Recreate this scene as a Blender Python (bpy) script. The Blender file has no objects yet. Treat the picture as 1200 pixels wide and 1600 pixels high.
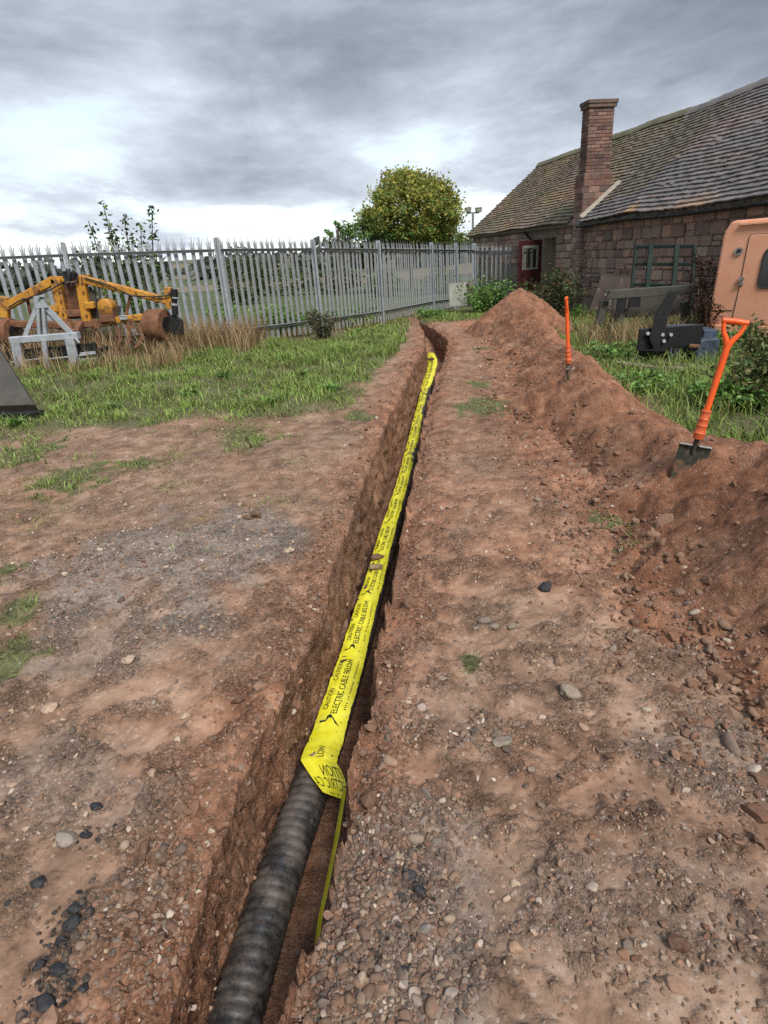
import bpy, math, random
import numpy as np
from mathutils import Matrix, Vector

random.seed(7)
rng = np.random.default_rng(11)
PI = math.pi
scene = bpy.context.scene
COL = scene.collection

# ------------------------------------------------------------------ camera
FPX, CAMH = 924.0, 1.7
RHO = math.atan(0.067)
TH = math.atan((800 - 397) / FPX * math.cos(RHO))
R0 = np.array([1, 0, 0.]); U0 = np.array([0, math.sin(TH), math.cos(TH)])
FW = np.array([0, math.cos(TH), -math.sin(TH)])
RT = R0 * math.cos(RHO) - U0 * math.sin(RHO)
UP = U0 * math.cos(RHO) + R0 * math.sin(RHO)
CAM = np.array([0, 0, CAMH])
cd = bpy.data.cameras.new('camera')
cam = bpy.data.objects.new('camera', cd); COL.objects.link(cam)
cd.sensor_fit = 'VERTICAL'; cd.sensor_height = 36.0; cd.lens = FPX / 1600 * 36.0
cd.clip_start = 0.05; cd.clip_end = 3000
cam.matrix_world = Matrix(((RT[0], UP[0], -FW[0], 0), (RT[1], UP[1], -FW[1], 0), (RT[2], UP[2], -FW[2], CAMH), (0, 0, 0, 1)))
scene.camera = cam


def at(x, y, Y):
    """world point at distance Y on the sight line through photo point x, y"""
    d = FW + RT * (x - 600) / FPX - UP * (y - 800) / FPX
    return CAM + d * (Y / d[1])


def atz(x, y, z=0.0):
    d = FW + RT * (x - 600) / FPX - UP * (y - 800) / FPX
    return CAM + d * ((z - CAMH) / d[2])


# ------------------------------------------------------------------ node helpers
def nn(nt, t, **kw):
    n = nt.nodes.new(t)
    for k, v in kw.items():
        if k.startswith('i_'):
            n.inputs[k[2:].replace('_', ' ')].default_value = v
        else:
            setattr(n, k, v)
    return n


def L(nt, a, b):
    nt.links.new(a, b)


def ramp(nt, stops):
    r = nt.nodes.new('ShaderNodeValToRGB')
    el = r.color_ramp.elements
    while len(el) < len(stops):
        el.new(0.5)
    for e, (p, c) in zip(el, stops):
        e.position = p
        e.color = (c[0], c[1], c[2], 1) if hasattr(c, '__len__') else (c, c, c, 1)
    return r


def mixc(nt, fac, a, b, blend='MIX'):
    m = nt.nodes.new('ShaderNodeMix'); m.data_type = 'RGBA'; m.blend_type = blend
    for sock, v in ((m.inputs[0], fac), (m.inputs[6], a), (m.inputs[7], b)):
        if isinstance(v, bpy.types.NodeSocket):
            L(nt, v, sock)
        elif hasattr(v, '__len__'):
            sock.default_value = (v[0], v[1], v[2], 1)
        else:
            sock.default_value = v if sock.type == 'VALUE' else (v, v, v, 1)
    return m.outputs[2]


def mth(nt, op, a, b=None, c=None, clamp=False):
    m = nt.nodes.new('ShaderNodeMath'); m.operation = op; m.use_clamp = clamp
    for s, v in zip(m.inputs, (a, b, c)):
        if v is None:
            continue
        if isinstance(v, bpy.types.NodeSocket):
            L(nt, v, s)
        else:
            s.default_value = v
    return m.outputs[0]


# ------------------------------------------------------------------ sky, sun, exposure
SUN_EL, SUN_AZ = math.radians(50), math.radians(157)      # azimuth from +Y towards +X
world = bpy.data.worlds.new('World'); scene.world = world
world.use_nodes = True
nt = world.node_tree; nt.nodes.clear()
tc = nn(nt, 'ShaderNodeTexCoord')
sep = nn(nt, 'ShaderNodeSeparateXYZ'); L(nt, tc.outputs['Generated'], sep.inputs[0])
OFF = (5.26, 8.14, 6.14, 8.36)
zc = mth(nt, 'ADD', mth(nt, 'ABSOLUTE', sep.outputs['Z']), 0.24)
px = mth(nt, 'DIVIDE', sep.outputs['X'], zc); py = mth(nt, 'DIVIDE', sep.outputs['Y'], zc)
cmb = nn(nt, 'ShaderNodeCombineXYZ'); L(nt, px, cmb.inputs[0]); L(nt, py, cmb.inputs[1]); L(nt, mth(nt, 'MULTIPLY', sep.outputs['Z'], 2.5), cmb.inputs[2])


def cloud_noise(loc, scale, detail, rough, dist):
    mp = nn(nt, 'ShaderNodeMapping'); L(nt, cmb.outputs[0], mp.inputs[0])
    mp.inputs['Location'].default_value = loc; mp.inputs['Scale'].default_value = scale
    n = nn(nt, 'ShaderNodeTexNoise', i_Scale=1.0, i_Detail=detail, i_Roughness=rough, i_Distortion=dist); L(nt, mp.outputs[0], n.inputs['Vector'])
    return n.outputs[0]


n1 = cloud_noise((OFF[0], OFF[1], 0), (0.42, 0.60, 1), 4.0, 0.48, 0.1)        # great cloud masses
n2 = cloud_noise((OFF[2], OFF[3], 3), (1.55, 1.05, 3.2), 12.0, 0.60, 0.16)          # billows
# a heavy bank lies some way above a brighter strip over the horizon, then the unseen deck overhead is thinned to brighten the ground
elev = mth(nt, 'MULTIPLY_ADD', mth(nt, 'SUBTRACT', mth(nt, 'MINIMUM', sep.outputs['Z'], 0.26), mth(nt, 'MULTIPLY', mth(nt, 'MAXIMUM', mth(nt, 'SUBTRACT', sep.outputs['Z'], 0.34), 0.0), 0.45)), 1.60, -0.255)
thick = mth(nt, 'ADD', mth(nt, 'ADD', mth(nt, 'MULTIPLY', n1, 0.80), mth(nt, 'MULTIPLY_ADD', n2, 0.80, -0.09)), elev)
cr = ramp(nt, [(0.34, (0.53, 0.64, 0.78)), (0.48, (0.68, 0.745, 0.825)), (0.58, (0.585, 0.645, 0.72)), (0.69, (0.43, 0.48, 0.55)), (0.82, (0.275, 0.315, 0.375)), (0.97, (0.17, 0.20, 0.245))])
L(nt, thick, cr.inputs[0])
sky = nn(nt, 'ShaderNodeTexSky', sky_type='NISHITA', sun_disc=False)
sky.sun_elevation = SUN_EL; sky.sun_rotation = SUN_AZ
cloud = mixc(nt, 1.0, cr.outputs[0], (4.35, 4.35, 4.35), 'MULTIPLY')
gap = mth(nt, 'MULTIPLY_ADD', thick, 4.0, -1.35, clamp=True)        # thin places let the blue through
skyc = mixc(nt, mth(nt, 'MAXIMUM', gap, 0.55), sky.outputs[0], cloud)
bg = nn(nt, 'ShaderNodeBackground', i_Strength=0.1); L(nt, skyc, bg.inputs[0])
wo = nn(nt, 'ShaderNodeOutputWorld'); L(nt, bg.outputs[0], wo.inputs[0])

sd = bpy.data.lights.new('sun', 'SUN'); sun = bpy.data.objects.new('sun', sd); COL.objects.link(sun)
sd.energy = 1.5; sd.angle = math.radians(18); sd.color = (1.0, 0.96, 0.9)
sdir = Vector((math.sin(SUN_AZ) * math.cos(SUN_EL), math.cos(SUN_AZ) * math.cos(SUN_EL), math.sin(SUN_EL)))
sun.rotation_euler = sdir.to_track_quat('Z', 'Y').to_euler()
scene.view_settings.view_transform = 'Standard'; scene.view_settings.look = 'None'
scene.view_settings.gamma = 1; scene.view_settings.use_curve_mapping = False
scene.view_settings.exposure = 1.55
scene.render.engine = 'CYCLES'
scene.cycles.max_bounces = 6
scene.cycles.use_denoising = False

# ------------------------------------------------------------------ noise (numpy)
_perm = np.random.default_rng(5).permutation(4096)
_ang = np.random.default_rng(6).random(4096) * 2 * PI
_gx, _gy = np.cos(_ang), np.sin(_ang)


def pn(x, y, seed=0):
    x = np.asarray(x, float) + seed * 17.31; y = np.asarray(y, float) + seed * 9.77
    xi = np.floor(x).astype(np.int64); yi = np.floor(y).astype(np.int64)
    xf = x - xi; yf = y - yi
    u = xf * xf * xf * (xf * (xf * 6 - 15) + 10); v = yf * yf * yf * (yf * (yf * 6 - 15) + 10)

    def g(ix, iy, dx, dy):
        h = _perm[(_perm[ix & 4095] + iy) & 4095]
        return _gx[h] * dx + _gy[h] * dy
    a = g(xi, yi, xf, yf); b = g(xi + 1, yi, xf - 1, yf)
    c = g(xi, yi + 1, xf, yf - 1); d = g(xi + 1, yi + 1, xf - 1, yf - 1)
    return (a + (b - a) * u + (c + (d - c) * u - a - (b - a) * u) * v) * 1.5


def fbm(x, y, o=4, seed=0, gain=0.5):
    t = 0; a = 1.0
    for i in range(o):
        t = t + a * pn(x, y, seed + i * 3); x = np.asarray(x) * 2.03; y = np.asarray(y) * 2.03; a *= gain
    return t


def lumps(x, y, seed=0):
    """rounded crumbs with creases between them (cellular): 0 in the crease, 1 on top"""
    x = np.asarray(x, float) + seed * 3.7; y = np.asarray(y, float) - seed * 5.1
    xi = np.floor(x).astype(np.int64); yi = np.floor(y).astype(np.int64)
    best = np.full(np.shape(x), 9.0)
    for ox in (-1, 0, 1):
        for oy in (-1, 0, 1):
            h = _perm[(_perm[(xi + ox) & 4095] + yi + oy) & 4095]
            h2 = _perm[(h + 77) & 4095]
            cx = xi + ox + h / 4096.; cy = yi + oy + h2 / 4096.
            r = 0.45 + 0.55 * (_perm[(h2 + 5) & 4095] / 4096.)
            dd = ((x - cx) ** 2 + (y - cy) ** 2) / (r * r)
            best = np.minimum(best, dd)
    return np.clip(1 - best, 0, 1) ** 0.5


def sst(a, b, x):
    t = np.clip((np.asarray(x, float) - a) / (b - a), 0, 1)
    return t * t * (3 - 2 * t)


# ------------------------------------------------------------------ mesh helpers
def np_mesh(name, V, T, mat, parent=None, col=None, smooth=True, extra=None):
    """one mesh object from numpy vertices and a list of face index arrays (n,3) or (n,4)"""
    me = bpy.data.meshes.new(name)
    V = np.asarray(V, np.float32)
    if not isinstance(T, (list, tuple)):
        T = [T]
    T = [np.asarray(t, np.int32) for t in T if len(t)]
    me.vertices.add(len(V)); me.vertices.foreach_set('co', V.ravel())
    li = np.concatenate([t.ravel() for t in T]); sizes = np.concatenate([np.full(len(t), t.shape[1], np.int32) for t in T])
    me.loops.add(len(li)); me.loops.foreach_set('vertex_index', li)
    me.polygons.add(len(sizes))
    me.polygons.foreach_set('loop_start', np.concatenate([[0], np.cumsum(sizes)[:-1]]).astype(np.int32))
    me.polygons.foreach_set('use_smooth', np.full(len(sizes), smooth, bool))
    me.update(calc_edges=True)
    if col is not None:
        a = me.attributes.new('col', 'FLOAT_COLOR', 'POINT')
        c = np.ones((len(V), 4), np.float32); c[:, :col.shape[1]] = col
        a.data.foreach_set('color', c.ravel())
    if extra is not None:
        for k, arr in extra.items():
            a = me.attributes.new(k, 'FLOAT_COLOR', 'POINT')
            a.data.foreach_set('color', np.asarray(arr, np.float32).ravel())
    me.materials.append(mat)
    o = bpy.data.objects.new(name, me); COL.objects.link(o)
    if parent is not None:
        o.parent = parent
    return o


def tag(o, label=None, cat=None, group=None, kind=None):
    for k, v in (('label', label), ('category', cat), ('group', group), ('kind', kind)):
        if v:
            o[k] = v
    return o


def thing(name, loc, label, cat, rz=0.0, group=None, kind=None):
    o = bpy.data.objects.new(name, None); COL.objects.link(o)
    o.empty_display_size = 0.1
    o.location = [float(c) for c in loc]; o.rotation_euler = (0, 0, rz)
    return tag(o, label, cat, group, kind)


class MB:
    """collects simple solids; build() links them as one mesh object"""

    def __init__(self, off=(0, 0, 0)):
        self.v = []; self.f = []; self.off = np.array(off, float)

    def add(self, V, F):
        n = len(self.v)
        self.v += [tuple(np.asarray(p, float) - self.off) for p in V]
        self.f += [tuple(i + n for i in q) for q in F]
        return self

    def box(self, c, s, M=None):
        c = np.array(c, float); h = np.array(s, float) / 2
        P = [np.array([x, y, z]) * h for x in (-1, 1) for y in (-1, 1) for z in (-1, 1)]
        if M is not None:
            P = [M @ p for p in P]
        return self.add([c + p for p in P], [(0, 1, 3, 2), (4, 6, 7, 5), (0, 4, 5, 1), (2, 3, 7, 6), (0, 2, 6, 4), (1, 5, 7, 3)])

    def bar(self, a, b, w, h, up=(0, 0, 1), ch=0.12):
        """chamfered bar from a to b, w across and h along up"""
        a = np.array(a, float); b = np.array(b, float)
        d = (b - a) / np.linalg.norm(b - a); up = np.array(up, float)
        s = np.cross(d, up)
        if np.linalg.norm(s) < 1e-4:
            s = np.cross(d, np.array([1., 0, 0]))
        s /= np.linalg.norm(s); u = np.cross(s, d)
        c = ch * min(w, h)
        ring = [(w / 2 - c, h / 2), (w / 2, h / 2 - c), (w / 2, -h / 2 + c), (w / 2 - c, -h / 2), (-w / 2 + c, -h / 2), (-w / 2, -h / 2 + c), (-w / 2, h / 2 - c), (-w / 2 + c, h / 2)]
        V = [p + s * x + u * y for p in (a, b) for x, y in ring]
        F = [(i, (i + 1) % 8, 8 + (i + 1) % 8, 8 + i) for i in range(8)] + [tuple(range(7, -1, -1)), tuple(range(8, 16))]
        return self.add(V, F)

    def tube(self, pts, r, n=10, cap=True):
        pts = [np.array(p, float) for p in pts]
        rs = r if hasattr(r, '__len__') else [r] * len(pts)
        V = []; prev = None
        for i, p in enumerate(pts):
            d = pts[min(i + 1, len(pts) - 1)] - pts[max(i - 1, 0)]
            d = d / (np.linalg.norm(d) + 1e-9)
            if prev is None:
                prev = np.cross(d, [0, 0, 1.]) if abs(d[2]) < 0.9 else np.cross(d, [1., 0, 0])
            s = prev - d * (prev @ d); s /= np.linalg.norm(s) + 1e-9; prev = s
            u = np.cross(d, s)
            V += [p + (s * math.cos(2 * PI * k / n) + u * math.sin(2 * PI * k / n)) * rs[i] for k in range(n)]
        F = []
        for i in range(len(pts) - 1):
            for k in range(n):
                k2 = (k + 1) % n
                F.append((i * n + k, i * n + k2, (i + 1) * n + k2, (i + 1) * n + k))
        if cap:
            F += [tuple(range(n - 1, -1, -1)), tuple(range((len(pts) - 1) * n, len(pts) * n))]
        return self.add(V, F)

    def prism(self, poly, d, O, A, B):
        """polygon (in axes A, B at O) extruded by d along A x B"""
        O = np.array(O, float); A = np.array(A, float); B = np.array(B, float); N = np.cross(A, B); N /= np.linalg.norm(N)
        n = len(poly)
        V = [O + A * x + B * y for x, y in poly] + [O + A * x + B * y + N * d for x, y in poly]
        F = [tuple(range(n - 1, -1, -1)), tuple(range(n, 2 * n))] + [(i, (i + 1) % n, n + (i + 1) % n, n + i) for i in range(n)]
        return self.add(V, F)

    def build(self, name, mat, parent=None, smooth=False, bevel=0.0):
        me = bpy.data.meshes.new(name)
        me.from_pydata([tuple(map(float, p)) for p in self.v], [], self.f)
        me.materials.append(mat)
        if smooth:
            me.polygons.foreach_set('use_smooth', [True] * len(me.polygons))
            me.set_sharp_from_angle(angle=math.radians(45))
        me.update()
        o = bpy.data.objects.new(name, me); COL.objects.link(o)
        if parent is not None:
            o.parent = parent
        if bevel:
            m = o.modifiers.new('edge', 'BEVEL'); m.width = bevel; m.segments = 2; m.limit_method = 'ANGLE'
        return o


def link_copy(o, parent, loc=None, rot=None):
    c = o.copy(); COL.objects.link(c); c.parent = parent
    if loc is not None:
        c.location = [float(q) for q in loc]
    if rot is not None:
        c.rotation_euler = rot
    return c


# ------------------------------------------------------------------ materials
def base_mat(name):
    m = bpy.data.materials.new(name); m.use_nodes = True
    nt = m.node_tree; nt.nodes.clear()
    b = nn(nt, 'ShaderNodeBsdfPrincipled'); o = nn(nt, 'ShaderNodeOutputMaterial'); L(nt, b.outputs[0], o.inputs[0])
    return m, nt, b


def paint(name, c1, c2, rough=0.6, metal=0.0, scale=6.0, c3=None, t3=0.62, bump=0.15, spec=0.4, fine=60.0):
    """two-tone worn surface, with patches of a third colour (rust, dust, lichen)"""
    m, nt, b = base_mat(name)
    tc = nn(nt, 'ShaderNodeTexCoord')
    n = nn(nt, 'ShaderNodeTexNoise', i_Scale=scale, i_Detail=8.0, i_Roughness=0.62); L(nt, tc.outputs['Object'], n.inputs['Vector'])
    f = nn(nt, 'ShaderNodeTexNoise', i_Scale=fine, i_Detail=6.0, i_Roughness=0.65); L(nt, tc.outputs['Object'], f.inputs['Vector'])
    r = ramp(nt, [(0.35, c1), (0.65, c2)]); L(nt, n.outputs[0], r.inputs[0])
    colr = mixc(nt, mth(nt, 'MULTIPLY_ADD', f.outputs[0], 0.9, -0.2, clamp=True), r.outputs[0], mixc(nt, 1.0, r.outputs[0], (0.72, 0.72, 0.72), 'MULTIPLY'))
    if c3 is not None:
        n3 = nn(nt, 'ShaderNodeTexNoise', i_Scale=scale * 1.7, i_Detail=10.0, i_Roughness=0.7); L(nt, tc.outputs['Object'], n3.inputs['Vector'])
        r3 = ramp(nt, [(t3 - 0.05, 0.0), (t3 + 0.06, 1.0)]); L(nt, n3.outputs[0], r3.inputs[0])
        colr = mixc(nt, r3.outputs[0], colr, c3)
    L(nt, colr, b.inputs['Base Color'])
    rr = mth(nt, 'MULTIPLY_ADD', f.outputs[0], 0.3, rough - 0.15, clamp=True); L(nt, rr, b.inputs['Roughness'])
    b.inputs['Metallic'].default_value = metal; b.inputs['Specular IOR Level'].default_value = spec
    if bump:
        bp = nn(nt, 'ShaderNodeBump', i_Strength=bump, i_Distance=0.004); L(nt, f.outputs[0], bp.inputs['Height']); L(nt, bp.outputs[0], b.inputs['Normal'])
    return m


def attr_mat(name, rough=0.8, noise=0.35, scale=80.0, bump=0.3, dist=0.003, transl=0.0, spec=0.3):
    """colour from the mesh's own 'col' attribute, broken up by fine noise"""
    m, nt, b = base_mat(name)
    a = nn(nt, 'ShaderNodeAttribute', attribute_name='col')
    tc = nn(nt, 'ShaderNodeTexCoord')
    n = nn(nt, 'ShaderNodeTexNoise', i_Scale=scale, i_Detail=5.0, i_Roughness=0.6); L(nt, tc.outputs['Object'], n.inputs['Vector'])
    k = mth(nt, 'MULTIPLY_ADD', n.outputs[0], 2 * noise, 1.0 - noise)
    c = nn(nt, 'ShaderNodeVectorMath', operation='SCALE'); L(nt, a.outputs['Color'], c.inputs[0]); L(nt, k, c.inputs['Scale'])
    L(nt, c.outputs[0], b.inputs['Base Color'])
    b.inputs['Roughness'].default_value = rough; b.inputs['Specular IOR Level'].default_value = spec
    if bump:
        bp = nn(nt, 'ShaderNodeBump', i_Strength=bump, i_Distance=dist); L(nt, n.outputs[0], bp.inputs['Height']); L(nt, bp.outputs[0], b.inputs['Normal'])
    if transl:
        t = nn(nt, 'ShaderNodeBsdfTranslucent'); L(nt, c.outputs[0], t.inputs[0])
        mx = nn(nt, 'ShaderNodeMixShader'); mx.inputs[0].default_value = transl
        L(nt, b.outputs[0], mx.inputs[1]); L(nt, t.outputs[0], mx.inputs[2])
        L(nt, mx.outputs[0], [q for q in nt.nodes if q.type == 'OUTPUT_MATERIAL'][0].inputs[0])
    return m


def soil_mat(name, heap=False):
    """bare earth; 'gm' carries where gravel, turf, red soil and far fields lie"""
    m, nt, b = base_mat(name)
    geo = nn(nt, 'ShaderNodeNewGeometry'); P = geo.outputs['Position']
    a = nn(nt, 'ShaderNodeAttribute', attribute_name='gm'); s = nn(nt, 'ShaderNodeSeparateColor'); L(nt, a.outputs['Color'], s.inputs[0])

    def noise(sc, d=6.0, r=0.6, out=0):
        n = nn(nt, 'ShaderNodeTexNoise', i_Scale=sc, i_Detail=d, i_Roughness=r); L(nt, P, n.inputs['Vector']); return n.outputs[out]
    big, mid, fine, grit = noise(1.3), noise(7.0, 8.0, 0.65), noise(45.0, 8.0, 0.7), noise(170.0, 4.0, 0.7)
    r1 = ramp(nt, [(0.39, (0.134, 0.081, 0.053)), (0.50, (0.232, 0.145, 0.096)), (0.62, (0.340, 0.230, 0.163))])
    L(nt, mth(nt, 'ADD', mth(nt, 'MULTIPLY', mid, 0.65), mth(nt, 'MULTIPLY', big, 0.35)), r1.inputs[0])
    r2 = ramp(nt, [(0.39, (0.145, 0.062, 0.034)), (0.50, (0.262, 0.118, 0.065)), (0.62, (0.370, 0.188, 0.110))])
    L(nt, mth(nt, 'ADD', mth(nt, 'MULTIPLY', mid, 0.6), mth(nt, 'MULTIPLY', big, 0.4)), r2.inputs[0])
    red = mth(nt, 'ADD', s.outputs[2], mth(nt, 'MULTIPLY_ADD', big, 0.6, -0.3), clamp=True)
    c = mixc(nt, red, r1.outputs[0], r2.outputs[0])
    # grey hoggin
    r3 = ramp(nt, [(0.3, (0.105, 0.084, 0.070)), (0.55, (0.215, 0.175, 0.145)), (0.75, (0.335, 0.280, 0.232))]); L(nt, fine, r3.inputs[0])
    g = mth(nt, 'ADD', s.outputs[0], mth(nt, 'MULTIPLY_ADD', mid, 0.9, -0.5), clamp=True)
    c = mixc(nt, mth(nt, 'MULTIPLY', mth(nt, 'MULTIPLY', g, s.outputs[0]), 0.95, clamp=True), c, r3.outputs[0])
    # thatch under the turf
    r4 = ramp(nt, [(0.3, (0.055, 0.060, 0.022)), (0.7, (0.155, 0.150, 0.070))]); L(nt, fine, r4.inputs[0])
    tf = mth(nt, 'ADD', s.outputs[1], mth(nt, 'MULTIPLY_ADD', mid, 0.8, -0.4), clamp=True)
    c = mixc(nt, mth(nt, 'MULTIPLY', tf, mth(nt, 'MINIMUM', mth(nt, 'MULTIPLY', s.outputs[1], 2.0), 1.0)), c, r4.outputs[0])
    # crumbs: every grain its own tone
    vo = nn(nt, 'ShaderNodeTexVoronoi', i_Scale=95.0, i_Randomness=1.0); L(nt, P, vo.inputs['Vector'])
    vs = nn(nt, 'ShaderNodeSeparateColor'); L(nt, vo.outputs['Color'], vs.inputs[0])
    cr_ = a.outputs['Alpha'] if not heap else 0.55
    ton1 = mth(nt, 'MULTIPLY_ADD', vs.outputs[0], 0.70, 0.54); ton1 = mth(nt, 'ADD', ton1, mth(nt, 'MULTIPLY_ADD', grit, 1.0, -0.45))       # crumbs
    ton0 = mth(nt, 'MULTIPLY_ADD', fine, 0.55, 0.80); ton0 = mth(nt, 'ADD', ton0, mth(nt, 'MULTIPLY_ADD', grit, 0.4, -0.20))                # trodden
    mt_ = nn(nt, 'ShaderNodeMix'); mt_.data_type = 'FLOAT'; L(nt, ton0, mt_.inputs[2]); L(nt, ton1, mt_.inputs[3])
    if heap:
        mt_.inputs[0].default_value = 0.55
    else:
        L(nt, cr_, mt_.inputs[0])
    tone = mt_.outputs[0]
    sc = nn(nt, 'ShaderNodeVectorMath', operation='SCALE'); L(nt, c, sc.inputs[0]); L(nt, tone, sc.inputs['Scale']); c = sc.outputs[0]
    # scattered pale grains
    pale = mth(nt, 'MULTIPLY', mth(nt, 'GREATER_THAN', vs.outputs[1], 0.965), 0.4)
    c = mixc(nt, pale, c, (0.42, 0.36, 0.31))
    if heap:                                   # damp earth freshly turned
        dm = nn(nt, 'ShaderNodeVectorMath', operation='SCALE'); L(nt, c, dm.inputs[0]); L(nt, mth(nt, 'MULTIPLY_ADD', a.outputs['Alpha'], -0.30, 1.0), dm.inputs['Scale']); c = dm.outputs[0]
    # far fields
    a2 = nn(nt, 'ShaderNodeAttribute', attribute_name='field')
    if not heap:
        c = mixc(nt, a2.outputs['Alpha'], c, mixc(nt, 1.0, a2.outputs['Color'], mth(nt, 'MULTIPLY_ADD', noise(0.6), 0.9, 0.55), 'MULTIPLY'))
    L(nt, c, b.inputs['Base Color'])
    b.inputs['Roughness'].default_value = 0.93; b.inputs['Specular IOR Level'].default_value = 0.22
    if not heap:
        fine = mth(nt, 'MULTIPLY', fine, mth(nt, 'MULTIPLY_ADD', a.outputs['Alpha'], 0.8, 0.3)); grit = mth(nt, 'MULTIPLY', grit, mth(nt, 'MULTIPLY_ADD', a.outputs['Alpha'], 0.9, 0.2))
    hsum = mth(nt, 'ADD', mth(nt, 'MULTIPLY', fine, 1.0), mth(nt, 'ADD', mth(nt, 'MULTIPLY', grit, 0.5), mth(nt, 'MULTIPLY', vo.outputs['Distance'], mth(nt, 'MULTIPLY_ADD', a.outputs['Alpha'], -0.55, -0.02) if not heap else -0.4)))
    bp = nn(nt, 'ShaderNodeBump', i_Strength=1.0, i_Distance=0.016); L(nt, hsum, bp.inputs['Height']); L(nt, bp.outputs[0], b.inputs['Normal'])
    return m


M = {}
M['soil'] = soil_mat('soil'); M['heap'] = soil_mat('heap_soil', True)
M['stone'] = attr_mat('loose_stone', 0.85, 0.3, 60.0, 0.5, 0.003, spec=0.2)
nt = M['stone'].node_tree; b = [q for q in nt.nodes if q.type == 'BSDF_PRINCIPLED'][0]
src = b.inputs['Base Color'].links[0].from_socket
geo = nn(nt, 'ShaderNodeNewGeometry'); dn = nn(nt, 'ShaderNodeTexNoise', i_Scale=55.0, i_Detail=6.0, i_Roughness=0.65); L(nt, geo.outputs['Position'], dn.inputs['Vector'])
dr_ = ramp(nt, [(0.42, 0.0), (0.62, 0.5)]); L(nt, dn.outputs[0], dr_.inputs[0])
L(nt, mixc(nt, dr_.outputs[0], src, (0.185, 0.118, 0.080)), b.inputs['Base Color'])
M['grass'] = attr_mat('grass', 0.55, 0.2, 30.0, 0.0, transl=0.3)
M['leaf'] = attr_mat('leaf', 0.5, 0.2, 20.0, 0.0, transl=0.3)
M['bark'] = paint('bark', (0.06, 0.05, 0.04), (0.14, 0.115, 0.09), 0.9, 0, 9.0)
M['galv'] = paint('galvanised_steel', (0.27, 0.29, 0.31), (0.39, 0.415, 0.44), 0.55, 0.1, 9.0, (0.20, 0.19, 0.17), 0.66)
M['galv_dull'] = paint('weathered_galvanised', (0.20, 0.215, 0.22), (0.29, 0.305, 0.31), 0.65, 0.1, 5.0, (0.19, 0.19, 0.155), 0.60)
M['yellow'] = paint('faded_yellow_paint', (0.42, 0.185, 0.020), (0.54, 0.265, 0.032), 0.55, 0, 5.0, (0.15, 0.072, 0.035), 0.545)
M['rust'] = paint('rust', (0.13, 0.058, 0.030), (0.24, 0.11, 0.055), 0.85, 0.1, 8.0, (0.07, 0.045, 0.035), 0.6, 0.4)
M['black'] = paint('black_paint', (0.007, 0.007, 0.008), (0.015, 0.015, 0.016), 0.5, 0.0, 5.0, (0.04, 0.037, 0.032), 0.66)
M['blacktar'] = paint('tarmac_lump', (0.010, 0.010, 0.011), (0.04, 0.04, 0.042), 0.7, 0.0, 25.0, (0.12, 0.10, 0.085), 0.66, 0.8)
M['bluegrey'] = paint('scuffed_blue_plastic', (0.025, 0.032, 0.045), (0.07, 0.10, 0.15), 0.45, 0.0, 6.0, (0.28, 0.33, 0.40), 0.66)
M['darksteel'] = paint('dark_steel', (0.050, 0.046, 0.038), (0.088, 0.080, 0.064), 0.7, 0.1, 3.0, (0.12, 0.105, 0.08), 0.66)
M['olive'] = paint('grey_green_paint', (0.044, 0.044, 0.035), (0.075, 0.074, 0.060), 0.7, 0.0, 4.0, (0.09, 0.06, 0.04), 0.62)
M['green'] = paint('dark_green_paint', (0.008, 0.020, 0.015), (0.015, 0.032, 0.024), 0.8, 0.0, 6.0, (0.09, 0.10, 0.08), 0.68)
M['orange_body'] = paint('sun_faded_orange_paint', (0.62, 0.285, 0.165), (0.70, 0.355, 0.225), 0.6, 0.0, 1.6, (0.60, 0.24, 0.09), 0.60, 0.05)
M['chrome'] = paint('dull_chrome', (0.25, 0.24, 0.22), (0.42, 0.40, 0.37), 0.35, 0.8, 12.0)
M['white'] = paint('white_paint', (0.55, 0.55, 0.53), (0.72, 0.72, 0.70), 0.6, 0.0, 6.0)
M['darkglass'] = paint('dark_glass', (0.015, 0.017, 0.018), (0.03, 0.034, 0.036), 0.12, 0.0, 2.0, bump=0.0, spec=0.7)
M['rubber'] = paint('rubber', (0.012, 0.012, 0.012), (0.03, 0.03, 0.03), 0.8, 0.0, 12.0)
M['spade_orange'] = paint('orange_plastic', (0.78, 0.095, 0.012), (0.84, 0.125, 0.018), 0.45, 0.0, 7.0, (0.42, 0.12, 0.05), 0.60, 0.08)
M['spade_collar'] = paint('dusty_orange_plastic', (0.50, 0.085, 0.022), (0.62, 0.115, 0.030), 0.55, 0.0, 10.0, (0.34, 0.11, 0.05), 0.6, 0.1)
M['spade_steel'] = paint('soiled_spade_steel', (0.030, 0.032, 0.024), (0.060, 0.062, 0.045), 0.55, 0.25, 9.0, (0.16, 0.09, 0.055), 0.54)
M['steel_edge'] = paint('bare_steel', (0.42, 0.42, 0.40), (0.58, 0.58, 0.55), 0.35, 0.7, 20.0)
M['reddoor'] = paint('dark_red_paint', (0.050, 0.008, 0.009), (0.085, 0.014, 0.014), 0.5, 0.0, 5.0, (0.06, 0.02, 0.018), 0.62)
M['mortar'] = paint('old_mortar', (0.150, 0.112, 0.090), (0.25, 0.195, 0.155), 0.95, 0.0, 3.0, (0.12, 0.13, 0.09), 0.66, 0.7, fine=40.0)
M['plaster'] = paint('beige_render', (0.24, 0.20, 0.15), (0.32, 0.27, 0.20), 0.9, 0.0, 3.0)
M['wood'] = paint('grey_weathered_timber', (0.11, 0.085, 0.062), (0.22, 0.175, 0.13), 0.85, 0.0, 7.0)
M['brownwood'] = paint('brown_board', (0.026, 0.015, 0.011), (0.045, 0.027, 0.019), 0.8, 0.0, 3.0, (0.15, 0.12, 0.09), 0.64)
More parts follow.
